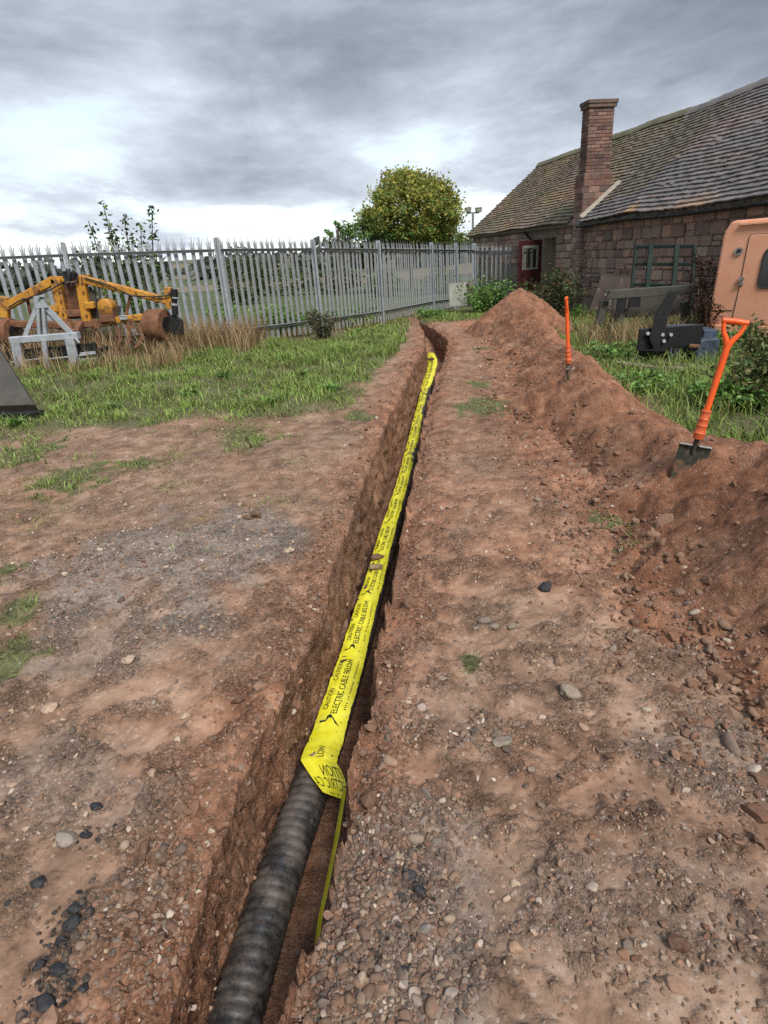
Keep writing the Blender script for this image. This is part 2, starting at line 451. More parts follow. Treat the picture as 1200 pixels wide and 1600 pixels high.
M['sheet'] = paint('grey_green_sheet', (0.19, 0.20, 0.16), (0.27, 0.275, 0.23), 0.8, 0.0, 4.0)
M['wallstone'] = attr_mat('wall_stone', 0.92, 0.42, 14.0, 0.9, 0.02)
M['tile'] = attr_mat('roof_tile', 0.75, 0.35, 22.0, 0.5, 0.006, spec=0.35)
M['cap'] = paint('sooty_brick', (0.10, 0.066, 0.052), (0.17, 0.11, 0.085), 0.9, 0.0, 8.0, (0.09, 0.085, 0.07), 0.6, 0.4)
M['lead'] = paint('cement_fillet', (0.26, 0.23, 0.18), (0.38, 0.34, 0.27), 0.85, 0.0, 8.0)


# ------------------------------------------------------------------ the ground and its trench
def interp_path(P):
    P = sorted(P, key=lambda q: q[1]); ys = np.array([q[1] for q in P]); xs = np.array([q[0] for q in P])
    return lambda Y: np.interp(Y, ys, xs)


lipL = interp_path([(-0.80, -4), (-0.66, 0.4), (-0.631, 0.847), (-0.61, 1.104), (-0.563, 1.521), (-0.51, 1.841), (-0.445, 2.081), (-0.365, 2.537), (-0.318, 3.124), (-0.245, 3.76), (-0.125, 4.719), (0.06, 6.2), (0.385, 7.966), (0.74, 10.05), (0.98, 11.55), (1.20, 14.08), (1.13, 16.6), (0.97, 18.2), (0.7, 20)])
lipR = interp_path([(-0.42, -4), (-0.345, 0.4), (-0.332, 0.83), (-0.303, 1.0), (-0.245, 1.109), (-0.212, 1.284), (-0.194, 1.442), (-0.182, 1.624), (-0.150, 1.756), (-0.100, 2.027), (-0.060, 2.437), (-0.010, 2.726), (0.056, 3.126), (0.118, 3.668), (0.203, 4.179), (0.35, 5.233), (0.46, 6.095), (0.70, 7.631), (0.968, 9.079), (1.285, 10.788), (1.60, 12.845), (1.55, 14.277), (1.446, 15.9), (1.25, 18.2), (0.95, 20)])
lip_l = lambda Y: lipL(Y) + 0.022 * fbm(Y * 3.1, Y * 0 + 0.3, 4, 3) + 0.006 * pn(Y * 30, Y * 0, 4)
lip_r = lambda Y: lipR(Y) + 0.020 * fbm(Y * 3.3, Y * 0 + 7.3, 4, 9) + 0.006 * pn(Y * 30, Y * 0 + 4, 8)
depthf = lambda Y: (0.71 - 0.13 * sst(5, 13, Y) - 0.26 * sst(13.6, 15.5, Y)) * (1 - sst(16.0, 17.6, Y))


def base_z(X, Y):
    b = 0.15 - 0.0356 * np.clip(X + 2.8, -6, 7.5) - 0.0106 * (np.minimum(Y, 40) - 12.3)
    z = sst(4.5, 11.0, Y) * b
    far = np.maximum(np.hypot(X, Y) - 90, 0)
    z = z - 1.2 * sst(35, 90, Y) + 0.012 * far + 2.2 * sst(150, 500, Y) * pn(X / 160, Y / 160, 2)
    return z


# where the turf begins (left of the trench), as distance from the camera for each X
tl = [atz(x, y) for x, y in ((0, 690), (100, 692), (200, 672), (300, 672), (375, 684), (440, 668), (515, 652), (578, 612), (612, 572), (634, 536), (648, 500))]
_tX = np.array([p[0] for p in tl]); _tY = np.array([p[1] for p in tl])
CREST = [(2.70, 1.0, .60), (2.62, 2.0, .60), (2.46, 2.9, .52), (2.30, 3.55, .44), (2.24, 4.3, .38), (2.22, 5.0, .35), (2.28, 6.1, .40), (2.42, 7.0, .38), (2.62, 8.0, .33), (2.78, 9.2, .31), (2.95, 10.4, .30), (3.12, 11.8, .42)]
PEAK = (3.30, 13.6, .90)


def grass_mask(X, Y):
    n = 0.55 * fbm(X * 0.9, Y * 0.9, 4, 21)
    yb = np.interp(X, _tX, _tY)
    left = sst(-0.25, 0.45, (Y - yb) * 0.6 + n) * (X < lipL(Y) - 0.25)
    left = left * (1 - 0.75 * sst(0.75, 0.15, lipL(Y) - X + 0.45 * n))
    cx = np.interp(Y, [c[1] for c in CREST], [c[0] for c in CREST])
    right = sst(0.30, 0.75, X - cx - 0.15 + 0.35 * n) * sst(2.0, 3.0, Y)
    far = sst(15.8, 17.2, Y + n)
    pt = 0; n3 = fbm(X * 6, Y * 6, 3, 23)
    for px_, py_, r in ((758, 640, .34), (745, 606, .16), (756, 545, .30), (1000, 858, .17), (950, 815, .10), (785, 517, .22), (45, 715, .30), (120, 745, .28), (215, 728, .16), (20, 960, .16), (10, 1030, .16), (5, 895, .14), (735, 1042, .05), (560, 655, .2)):
        p = atz(px_, py_)
        pt = np.maximum(pt, sst(1.15, 0.45, np.hypot(X - p[0], (Y - p[1]) * 0.8) / r + 0.9 * n + 0.7 * n3))
    return np.clip(np.maximum(np.maximum(left, right), np.maximum(far, pt)), 0, 1)


def blob(X, Y, px_, py_, rx, ry, n):
    p = atz(px_, py_)
    return sst(1.2, 0.4, np.hypot((X - p[0]) / rx, (Y - p[1]) / ry) + 0.7 * n)


def gravel_mask(X, Y):
    n = fbm(X * 1.7, Y * 1.7, 4, 33)
    g = np.maximum(blob(X, Y, 230, 880, 0.95, 1.0, n), blob(X, Y, 400, 860, 0.5, 0.7, n))
    g = np.maximum(g, 0.75 * blob(X, Y, 160, 1010, 0.6, 0.4, n))
    g = np.maximum(g, 0.7 * blob(X, Y, 90, 1230, 0.5, 0.32, n))
    g = np.maximum(g, 0.85 * blob(X, Y, 610, 1480, 0.26, 0.42, n))
    g = np.maximum(g, 0.7 * blob(X, Y, 1080, 1180, 0.50, 0.30, n))
    g = np.maximum(g, 0.55 * blob(X, Y, 1000, 1440, 0.5, 0.25, n))
    g = np.maximum(g, 0.5 * blob(X, Y, 720, 1120, 0.22, 0.25, n))
    return np.clip(g, 0, 1)


def crumb_mask(X, Y):
    """1 where the surface is broken into crumbs, 0 where it is trodden smooth"""
    n = fbm(X * 4.6, Y * 4.6, 4, 240, 0.6)
    dlip = np.maximum(np.maximum(lipL(Y) - X, X - lipR(Y)), 0)
    far_ = sst(2.6, 5.5, Y) * 0.75
    return far_ * 0.5 + (1 - far_) * np.clip(sst(-0.35, 0.50, n + 0.45 * np.exp(-(dlip / 0.25) ** 2) + 0.25 * fbm(X * 0.7, Y * 0.7, 2, 241)), 0, 1)


def ground_z(X, Y, fine=True):
    X = np.asarray(X, float); Y = np.asarray(Y, float)
    z = base_z(X, Y)
    near = 1 - sst(18, 30, Y)
    dl = lipL(Y) - X; dr = X - lipR(Y)
    dlip = np.maximum(np.maximum(dl, dr), 0)
    edge = np.exp(-(dlip / 0.22) ** 2) * (1 - sst(17, 18.5, Y))
    z = z + near * (0.030 * fbm(X * 0.8, Y * 0.8, 3, 1) + 0.012 * fbm(X * 3.3, Y * 3.3, 3, 2))
    # crumbly lip, a little heaped on the left, rounded off on the right
    z = z + edge * (dl > 0) * (0.035 * fbm(X * 4.0, Y * 4.0, 3, 12) + 0.02 * lumps(X * 11, Y * 11, 3))
    z = z - np.where(dr >= 0, 0.085 * np.exp(-(dr / 0.10) ** 2), 0.035 * np.exp(-(np.maximum(dl, 0) / 0.045) ** 2)) * (1 - sst(17, 18.5, Y))
    if fine:
        cm = crumb_mask(X, Y)
        a = near * (0.18 + 0.95 * cm + 0.4 * edge)
        z = z + a * (0.013 * lumps(X * 17, Y * 17, 1) * sst(-0.1, 0.25, fbm(X * 2.2, Y * 2.2, 2, 41)) + 0.011 * lumps(X * 36, Y * 36, 2) + 0.007 * lumps(X * 75, Y * 75, 14) + 0.006 * fbm(X * 14, Y * 14, 4, 5, 0.6))
        # faint tread prints of the digger on the right bank
        tr_ = np.exp(-((dr - 0.52) / 0.14) ** 2) + np.exp(-((dr - 1.05) / 0.13) ** 2)
        z = z + 0.0055 * tr_ * near * sst(1.2, 2.2, Y) * (1 - sst(8, 11, Y)) * sst(-0.1, 0.3, fbm(X * 1.6, Y * 1.6, 2, 250)) * np.clip(np.sin(2 * PI * (Y * 13 + 3.2 * np.abs(np.sin(dr * 9)))) * 2.0, -1, 1)
    return z


def build_ground():
    rows = list(np.linspace(-4, 0.45, 24)[:-1]); y = 0.45
    while y < 26:
        rows.append(y); y += min(max((y * y + 2.9) / (FPX * CAMH) * 2.15, 0.0038), 0.065)
    while y < 1500:
        rows.append(y); y *= 1.07
    Y = np.array(rows); nr = len(Y)
    NL, NW, NF = 245, 28, 6
    sl = np.sqrt(Y * Y + 2.9)
    xl, xr = lip_l(Y), lip_r(Y)
    u = np.linspace(0, 1, NL); g = 0.75 * u + 0.25 * u ** 2.2
    oc = np.array([1.25, 1.7, 2.6, 4.5, 9.0])
    wl = 0.74 * sl + 0.55 + xl; wr = 0.74 * sl + 0.55 - xr
    cl = np.concatenate([g, oc])[::-1]; cr_ = np.concatenate([g, oc])
    XLf = xl[:, None] - wl[:, None] * cl[None]; XRt = xr[:, None] + wr[:, None] * cr_[None]
    YY = np.repeat(Y[:, None], cl.size, 1)
    ZL = ground_z(XLf, YY); ZR = ground_z(XRt, YY)
    dep = depthf(Y)
    # trench section
    k = (np.arange(1, NW + 1) / (NW + 0.0))
    zl0, zr0 = ZL[:, -1], ZR[:, 0]
    fl = -dep + base_z(0.5 * (xl + xr), Y)
    YW = np.repeat(Y[:, None], NW, 1)
    on = (dep > 0.02)[:, None] * np.minimum(dep / 0.4, 1)[:, None]
    fix = sst(0.0, 0.22, k) * sst(1.0, 0.9, k)
    WLz = zl0[:, None] + (fl - zl0)[:, None] * k[None]
    under = (0.105 * sst(3.6, 2.2, Y))[:, None]
    WLx = xl[:, None] + on * (0.020 * k[None] - under * k[None] ** 0.8 + fix[None] * (0.030 * fbm(YW * 5, WLz * 4, 4, 60) + 0.028 * lumps(YW * 15, WLz * 9, 5) - 0.030 + 0.014 * lumps(YW * 34, WLz * 20, 7) + 0.012 * fbm(YW * 24, WLz * 10, 4, 63, 0.6)))
    WRz = zr0[:, None] + (fl - zr0)[:, None] * k[None]
    WRx = xr[:, None] - on * (0.035 * k[None] + fix[None] * (0.022 * fbm(YW * 5, WRz * 5, 4, 70) + 0.022 * lumps(YW * 15, WRz * 9, 6) - 0.022 + 0.012 * lumps(YW * 34, WRz * 20, 9)))
    t = np.linspace(0, 1, NF + 2)[1:-1]
    FX = WLx[:, -1:] + (WRx[:, -1:] - WLx[:, -1:]) * t[None]
    YF = np.repeat(Y[:, None], NF, 1)
    FZ = fl[:, None] + on * (0.02 * fbm(FX * 9, YF * 9, 3, 80) + 0.015 * lumps(FX * 22, YF * 22, 8))
    FZ = np.where(dep[:, None] < 0.02, ground_z(FX, YF), FZ)
    X = np.concatenate([XLf, WLx, FX, WRx[:, ::-1], XRt], 1)
    Z = np.concatenate([ZL, WLz, FZ, WRz[:, ::-1], ZR], 1)
    YA = np.repeat(Y[:, None], X.shape[1], 1)
    # fine sideways crumble so that the walls are not ruled surfaces
    V = np.stack([X, YA, Z], -1).reshape(-1, 3)
    nc = X.shape[1]
    i = np.arange(nr - 1)[:, None] * nc + np.arange(nc - 1)[None]
    Q = np.stack([i, i + 1, i + 1 + nc, i + nc], -1).reshape(-1, 4)
    Xf, Yf, Zf = V[:, 0], V[:, 1], V[:, 2]
    gm = np.zeros((len(V), 4), np.float32)
    intrench = (Xf > lip_l(Yf) - 0.004) & (Xf < lip_r(Yf) + 0.004) & (Yf < 18)
    gm[:, 0] = np.where(intrench, 0, gravel_mask(Xf, Yf) * (Yf < 9))
    gm[:, 1] = np.where(intrench, 0, grass_mask(Xf, Yf))
    dlip = np.maximum(np.maximum(lipL(Yf) - Xf, Xf - lipR(Yf)), 0)
    n = fbm(Xf * 1.1, Yf * 1.1, 3, 51)
    redz = 0.75 * np.exp(-(dlip / 0.32) ** 2) + 0.45 * sst(0.1, 0.8, Xf - lipR(Yf)) * sst(1.6, 3.2, Yf) + 0.35 * n
    cx = np.interp(Yf, [c[1] for c in CREST], [c[0] for c in CREST])
    redz = np.maximum(redz, 0.9 * sst(1.35, 0.85, cx - Xf) * (Xf < cx + 0.5))
    gm[:, 2] = np.clip(np.where(intrench, 0.62 + 0.3 * n, redz), 0, 1); gm[:, 3] = np.where(intrench, 0.7, crumb_mask(Xf, Yf))
    fd = np.zeros((len(V), 4), np.float32)
    pat = pn(Xf / 70, Yf / 45, 90)
    cols = np.array([(0.075, 0.098, 0.04), (0.175, 0.145, 0.085), (0.09, 0.082, 0.058), (0.08, 0.10, 0.042)])
    idx = np.where(Yf < 48, 0, np.where(pat > 0.12, 1, np.where(pat > -0.15, 2, 3)))
    fd[:, :3] = cols[idx]; fd[:, 3] = sst(21, 25, Yf)
    o = np_mesh('ground', V, Q, M['soil'], extra={'gm': gm, 'field': fd})
    tag(o, kind='structure')
    return Y, WLx, WLz, WRx, WRz


TRENCH = build_ground()


# ------------------------------------------------------------------ spoil heaps beside the trench
def heap_h(X, Y, which):
    n = fbm(X * 1.8, Y * 1.8, 4, 100)
    if which == 0:
        P = np.array(CREST); best = np.full(X.shape, -9.0)
        for a, b in zip(P[:-1], P[1:]):
            d = b[:2] - a[:2]; t = np.clip(((X - a[0]) * d[0] + (Y - a[1]) * d[1]) / (d @ d), 0, 1)
            qx = X - a[0] - t * d[0]; qy = Y - a[1] - t * d[1]
            dist = np.hypot(qx, qy)
            hc = a[2] + t * (b[2] - a[2])
            slope = np.where(qx < 0, 0.50, 0.80)
            best = np.maximum(best, hc - slope * np.maximum(np.sqrt(dist ** 2 + 0.012) - 0.08, 0))
        h = best
        # hollows dug into the flank
        for px_, py_, r, dp in ((1010, 650, .30, .08), (870, 640, .38, .07), (1090, 760, .22, .06), (930, 690, .5, .05)):
            p = atz(px_, py_, 0.3)
            h = h - dp * np.exp(-(((X - p[0]) ** 2 + ((Y - p[1]) * 0.7) ** 2) / r ** 2))
        h = h + 0.085 * n + 0.045 * (np.abs(fbm(X * 2.2, Y * 2.2, 3, 104)) - 0.25) + 0.014 * fbm(X * 5, Y * 5, 3, 103)
        toe = sst(-0.05, 0.25, h)
        h = np.where(h < 0.16, h * (0.45 + 0.55 * sst(-0.1, 0.16, h)), h)
    else:
        d = np.hypot(X - PEAK[0], (Y - PEAK[1]) * 0.85)
        h = PEAK[2] - 0.80 * (np.sqrt(d ** 2 + 0.035) - 0.12) + 0.07 * n + 0.03 * fbm(X * 5, Y * 5, 3, 106)
    return h


def heap(which, name, label, x0, x1, y0, y1):
    rows = []; y = y0
    while y < y1:
        rows.append(y); y += min(max((y * y + 2.0) / (FPX * CAMH) * 2.2, 0.006), 0.05)
    Y = np.array(rows); nx = 250 if which == 0 else 110
    X = np.linspace(x0, x1, nx)
    XX, YY = np.meshgrid(X, Y)
    h = heap_h(XX, YY, which)
    a = sst(-0.02, 0.15, h)
    det = a * (0.022 * lumps(XX * 9, YY * 9, 11) * sst(0.0, 0.3, fbm(XX * 1.5, YY * 1.5, 2, 44)) + 0.021 * lumps(XX * 22, YY * 22, 12) * sst(-0.35, 0.25, fbm(XX * 2.5, YY * 2.5, 2, 46)) + 0.012 * lumps(XX * 48, YY * 48, 13) + 0.009 * fbm(XX * 9, YY * 9, 5, 15, 0.62))
    Z = base_z(XX, YY) + h + det
    V = np.stack([XX, YY, Z], -1).reshape(-1, 3)
    i = np.arange(len(Y) - 1)[:, None] * nx + np.arange(nx - 1)[None]
    Q = np.stack([i, i + 1, i + 1 + nx, i + nx], -1).reshape(-1, 4)
    keep = (h > -0.06).ravel()
    Q = Q[keep[Q].all(1)]
    used = np.unique(Q); mp_ = np.zeros(len(V), np.int64); mp_[used] = np.arange(len(used))
    gm = np.zeros((len(used), 4), np.float32); gm[:, 2] = np.clip(1.0 + 0.45 * fbm(V[used, 0] * 1.4, V[used, 1] * 1.4, 3, 55), 0, 1)
    gm[:, 3] = np.clip(1.1 * fbm(V[used, 0] * 1.2, V[used, 1] * 1.2, 4, 56) + 0.55 * sst(4.4, 3.0, V[used, 1]) * sst(1.3, 1.7, V[used, 0]), 0, 1)
    o = np_mesh(name, V[used], mp_[Q], M['heap'], extra={'gm': gm})
    return tag(o, label, 'soil heap')


heap(0, 'spoil_heap', 'long low ridge of red brown dug earth running beside the trench', 0.9, 4.0, 1.0, 12.4)
heap(1, 'spoil_heap', 'tall peaked heap of red brown earth in front of the barn door', 2.0, 4.7, 12.0, 15.2)


def heap_top(X, Y):
    X = np.asarray(X, float); Y = np.asarray(Y, float)
    return np.maximum(ground_z(X, Y, False), base_z(X, Y) + np.maximum(heap_h(X, Y, 0), heap_h(X, Y, 1)))


# ------------------------------------------------------------------ loose stones and gravel
def ico(sub):
    import bmesh
    bm = bmesh.new(); bmesh.ops.create_icosphere(bm, subdivisions=sub, radius=1.0)
    V = np.array([v.co[:] for v in bm.verts]); F = np.array([[v.index for v in f.verts] for f in bm.faces]); bm.free()
    return V, F


ICO = {1: ico(1), 2: ico(2), 3: ico(3)}


def stone_shape(sub, k):
    V, F = ICO[sub]; r = np.random.default_rng(900 + k)
    W = V.copy()
    for _ in range(11 if k % 3 else 5):          # knock flats onto the ball
        d = r.normal(size=3); d /= np.linalg.norm(d); lim = r.uniform(0.40, 0.80)
        s = W @ d; W = W - np.outer(np.maximum(s - lim, 0) * 0.95, d)
    W = W * r.uniform(0.7, 1.15, 3)
    W = W + 0.03 * r.normal(size=W.shape)
    return W, F


SHP = {s: [stone_shape(s, k) for k in range(14)] for s in (1, 2, 3)}


def scatter_stones(name, P, S, C, sub, label=None, flat=0.62, smooth=True):
    n = len(P); allV = []; allF = []; allC = []; off = 0
    kk = rng.integers(0, 14, n)
    for k in range(14):
        ii = np.where(kk == k)[0]
        if not len(ii):
            continue
        V, F = SHP[sub][k]
        a = rng.uniform(0, 2 * PI, len(ii)); ca, sa = np.cos(a), np.sin(a)
        tl_ = rng.normal(0, 0.25, (len(ii), 2))
        x = V[None, :, 0] * S[ii, None]; y = V[None, :, 1] * S[ii, None] * rng.uniform(0.65, 1, (len(ii), 1)); z = V[None, :, 2] * S[ii, None] * rng.uniform(flat - 0.15, flat + 0.2, (len(ii), 1))
        X = x * ca[:, None] - y * sa[:, None]; Yv = x * sa[:, None] + y * ca[:, None]; z = z + X * tl_[:, :1] + Yv * tl_[:, 1:]
        W = np.stack([X, Yv, z], -1) + P[ii][:, None]
        allV.append(W.reshape(-1, 3)); allC.append(np.repeat(C[ii], len(V), 0))
        allF.append((F[None] + (off + np.arange(len(ii)) * len(V))[:, None, None]).reshape(-1, 3)); off += len(ii) * len(V)
    o = np_mesh(name, np.concatenate(allV), np.concatenate(allF), M['stone'], col=np.concatenate(allC), smooth=smooth)
    tag(o, label, 'gravel' if label else None, kind='stuff')
    return o


PAL = np.array([(0.27, 0.18, 0.135), (0.22, 0.15, 0.115), (0.30, 0.22, 0.17), (0.20, 0.17, 0.15), (0.34, 0.26, 0.21), (0.25, 0.22, 0.20), (0.17, 0.12, 0.095), (0.42, 0.34, 0.27), (0.32, 0.20, 0.15), (0.14, 0.125, 0.115)])
PAL2 = PAL * np.array((1.0, 0.88, 0.76)) * 0.86
SOILPAL = np.array([(0.18, 0.098, 0.062), (0.14, 0.074, 0.047), (0.215, 0.128, 0.086), (0.17, 0.085, 0.051)])


def pick(pal, n, pale=0.0):
    c = pal[rng.integers(0, len(pal), n)] * rng.uniform(0.72, 1.2, (n, 1))
    m = rng.random(n) < pale
    c[m] = np.array((0.42, 0.34, 0.27)) * rng.uniform(0.75, 1.2, (m.sum(), 1))
    return c


def free_ground(n, y0, y1, dens):
    """n random points on open ground, thinned by dens(X, Y), spread evenly over the view's depth"""
    out = []; tot = 0
    while tot < n:
        k = n * 3
        Y = np.exp(rng.uniform(math.log(y0 + 0.4), math.log(y1 + 0.4), k)) - 0.4
        W = 0.72 * np.sqrt(Y * Y + 2.9) + 0.4
        X = rng.uniform(-1, 1, k) * W
        ok = ((X < lip_l(Y) - 0.012) | (X > lip_r(Y) + 0.012)) & (rng.random(k) < dens(X, Y)) & (heap_h(X, Y, 0) < 0.0)
        out.append(np.stack([X[ok], Y[ok]], 1)); tot += ok.sum()
    return np.concatenate(out)[:n]


def near_lip(X, Y):
    return np.exp(-(np.maximum(np.maximum(lipL(Y) - X, X - lipR(Y)), 0) / 0.20) ** 2)


def dens_all(X, Y):
    n = fbm(X * 2.3, Y * 2.3, 3, 120)
    d = 0.02 + 0.30 * crumb_mask(X, Y) + 0.65 * gravel_mask(X, Y) + 0.40 * near_lip(X, Y) + 0.55 * n + 0.3 * fbm(X * 7, Y * 7, 2, 121)
    return np.clip(d, 0.02, 1) * (1 - 0.9 * grass_mask(X, Y))


def drop(XY, S, sink=0.25):
    z = ground_z(XY[:, 0], XY[:, 1])
    return np.column_stack([XY, z + S * sink])


g1 = free_ground(18000, 0.6, 5.5, dens_all); S = np.exp(rng.normal(math.log(0.0047), 0.45, len(g1))) * (0.75 + 0.16 * g1[:, 1])
scatter_stones('fine_gravel', drop(g1, S, 0.05), S, pick(PAL2, len(g1), 0.03), 1, 'fine brown and grey gravel pressed into the bare earth', smooth=False)
g2 = free_ground(3000, 0.6, 7.5, dens_all); S = np.exp(rng.normal(math.log(0.0086), 0.42, len(g2))) * (0.8 + 0.10 * g2[:, 1]); S = np.minimum(S, 0.036)
scatter_stones('gravel', drop(g2, S, 0.08), S, pick(PAL2, len(g2), 0.09), 2, 'loose pebbles scattered over the bare earth either side of the trench')
g6 = free_ground(900, 3.2, 9.5, lambda X, Y: np.clip(0.25 + 0.6 * fbm(X * 1.5, Y * 1.5, 2, 122) + 0.6 * gravel_mask(X, Y), 0.03, 1) * (1 - 0.9 * grass_mask(X, Y))); S = np.minimum(np.exp(rng.normal(math.log(0.012), 0.38, len(g6))) * (0.8 + 0.05 * g6[:, 1]), 0.03)
scatter_stones('far_pebbles', drop(g6, S, 0.1), S, pick(PAL2, len(g6), 0.35), 2, 'pale pebbles dotted over the farther bare earth')
# the gravel bank by the near lip and other thick patches
P_ = []; S_ = []
for px_, py_, n_, sx, sy, sz_ in ((600, 1440, 1500, 0.10, 0.16, 0.0078), (640, 1540, 700, 0.10, 0.07, 0.0080), (560, 1330, 500, 0.06, 0.10, 0.0075), (520, 1530, 350, 0.05, 0.08, 0.008), (655, 1300, 260, 0.07, 0.06, 0.009), (230, 1400, 500, 0.09, 0.10, 0.0085), (150, 870, 420, 0.30, 0.22, 0.0095), (230, 930, 300, 0.35, 0.2, 0.009), (1150, 1020, 260, 0.14, 0.16, 0.013), (640, 1130, 120, 0.05, 0.06, 0.009), (760, 1150, 160, 0.08, 0.06, 0.009), (1080, 1500, 160, 0.12, 0.08, 0.007)):
    c_ = atz(px_, py_); q_ = np.column_stack([c_[0] + rng.normal(0, sx, n_), c_[1] + rng.normal(0, sy, n_)]); q_ = q_[(q_[:, 0] < lip_l(q_[:, 1]) - 0.02) | (q_[:, 0] > lip_r(q_[:, 1]) + 0.015)]
    P_.append(q_); S_.append(np.exp(rng.normal(math.log(sz_), 0.45, len(q_))))
P_ = np.concatenate(P_); S_ = np.minimum(np.concatenate(S_), 0.028)
big_ = S_ > 0.0085
scatter_stones('bank_gravel', drop(P_, S_, 0.05)[big_], S_[big_], pick(PAL2 * np.array((0.74, 0.77, 0.80)), int(big_.sum()), 0.04), 2, 'thick grey brown gravel on the near right bank and in patches')
scatter_stones('bank_grit', drop(P_, S_, 0.05)[~big_], S_[~big_], pick(PAL2 * np.array((0.74, 0.77, 0.80)), int((~big_).sum()), 0.04), 1, 'small grit between the pebbles of the gravel patches', smooth=False)
# stones showing in the trench walls
tYs, tA, tB, tC, tD = TRENCH
ri = rng.choice(np.where((tYs > 0.5) & (tYs < 7))[0], 620); ki = rng.integers(1, 22, 620); lw = rng.random(620) < 0.6
Pw = np.column_stack([np.where(lw, tA[ri, ki], tC[ri, ki]), tYs[ri], np.where(lw, tB[ri, ki], tD[ri, ki])]); S = np.exp(rng.normal(math.log(0.0085), 0.45, 620))
scatter_stones('wall_pebbles', Pw, S, pick(np.concatenate([PAL2, SOILPAL]), 620, 0.05), 2, 'pebbles showing in the cut sides of the trench', 0.8)
# clods of dug earth round the lips and on the heap
g3 = free_ground(3600, 0.6, 11.0, lambda X, Y: np.clip(0.9 * near_lip(X, Y) + 0.15 * sst(0.5, 1.2, X - lipR(Y)), 0, 1) * (1 - 0.8 * grass_mask(X, Y))); S = np.exp(rng.normal(math.log(0.0095), 0.50, len(g3))) * (0.8 + 0.09 * g3[:, 1]); S = np.minimum(S, 0.05)
scatter_stones('earth_crumbs', drop(g3, S, 0.15), S, pick(SOILPAL, len(g3)), 1, 'crumbs of dug earth lying along both lips of the trench', smooth=False)


def on_heap(n, dens):
    out = []; tot = 0
    while tot < n:
        k = n * 6
        Y = np.exp(rng.uniform(math.log(1.3), math.log(13), k)); X = rng.uniform(1.0, 3.4, k)
        h = heap_h(X, Y, 0); ok = (h > -0.08) & (rng.random(k) < dens(X, Y, h))
        out.append(np.stack([X[ok], Y[ok]], 1)); tot += ok.sum()
    return np.concatenate(out)[:n]


def hdrop(XY, S, sink=0.2):
    X, Y = XY[:, 0], XY[:, 1]
    return np.column_stack([XY, heap_top(X, Y) + 0.006 + S * sink])


g4 = on_heap(2400, lambda X, Y, h: np.clip(np.exp(-((h - 0.02) / 0.09) ** 2) * (0.35 + 0.9 * sst(6, 2.5, Y)) + 0.06, 0, 1)); S = np.minimum(np.exp(rng.normal(math.log(0.0125), 0.48, len(g4))) * (0.8 + 0.07 * g4[:, 1]), 0.05)
scatter_stones('heap_pebbles', hdrop(g4, S), S, pick(np.concatenate([PAL2[:4], SOILPAL * 1.1, SOILPAL]), len(g4), 0.04), 2, 'rounded pebbles that rolled to the foot of the long earth ridge', 0.72)
g5 = on_heap(4200, lambda X, Y, h: 0.5 + 0 * X); S = np.minimum(np.exp(rng.normal(math.log(0.0105), 0.45, len(g5))) * (0.8 + 0.1 * g5[:, 1]), 0.045)
scatter_stones('heap_clods', hdrop(g5, S), S, pick(SOILPAL, len(g5)), 1, 'crumbling clods over the face of the long earth ridge', smooth=False)


gX = on_heap(700, lambda X, Y, h: np.clip(0.25 + 0.9 * fbm(X * 2, Y * 2, 2, 57), 0, 1)); S = np.minimum(np.exp(rng.normal(math.log(0.030), 0.35, len(gX))), 0.075)
scatter_stones('heap_lumps', hdrop(gX, S, 0.05), S, pick(SOILPAL * 0.92, len(gX)), 2, 'fist sized lumps of red earth lying on the long ridge', 0.7, smooth=False)


def single_stone(px_, py_, wpx, colr, label, name='stone', flat=0.6, zoff=None, asp=0.75, mat=None, cat='stone', grp='single stones lying on the bare earth', k=None, z=0.0):
    p = atz(px_, py_, z)
    for _ in range(4):
        zz = max(float(heap_top(p[0], p[1])), float(ground_z(p[0], p[1]))) if zoff is None else zoff
        p = atz(px_, py_, zz)
    dist = (p - CAM) @ FW
    s = wpx / FPX * dist / 2 * 1.0
    V, F = SHP[3][random.randrange(14) if k is None else k]
    a = random.uniform(-0.5, 0.5)
    W = V * np.array([1, asp, flat]) * s; c, q = math.cos(a), math.sin(a)
    W = np.column_stack([W[:, 0] * c - W[:, 1] * q, W[:, 0] * q + W[:, 1] * c, W[:, 2]])
    W = W + 0.04 * s * np.column_stack([pn(V[:, 0] * 3, V[:, 1] * 3 + i * 5, i) for i in range(3)])
    zz = zz + s * flat * 0.36
    col_ = np.tile(np.array(colr) * np.array((0.9, 0.84, 0.77)) if mat is None else np.array(colr), (len(W), 1))
    o = np_mesh(name, W, F, mat or M['stone'], col=col_)
    o.location = (float(p[0]), float(p[1]), float(zz))
    return tag(o, label, cat, grp)


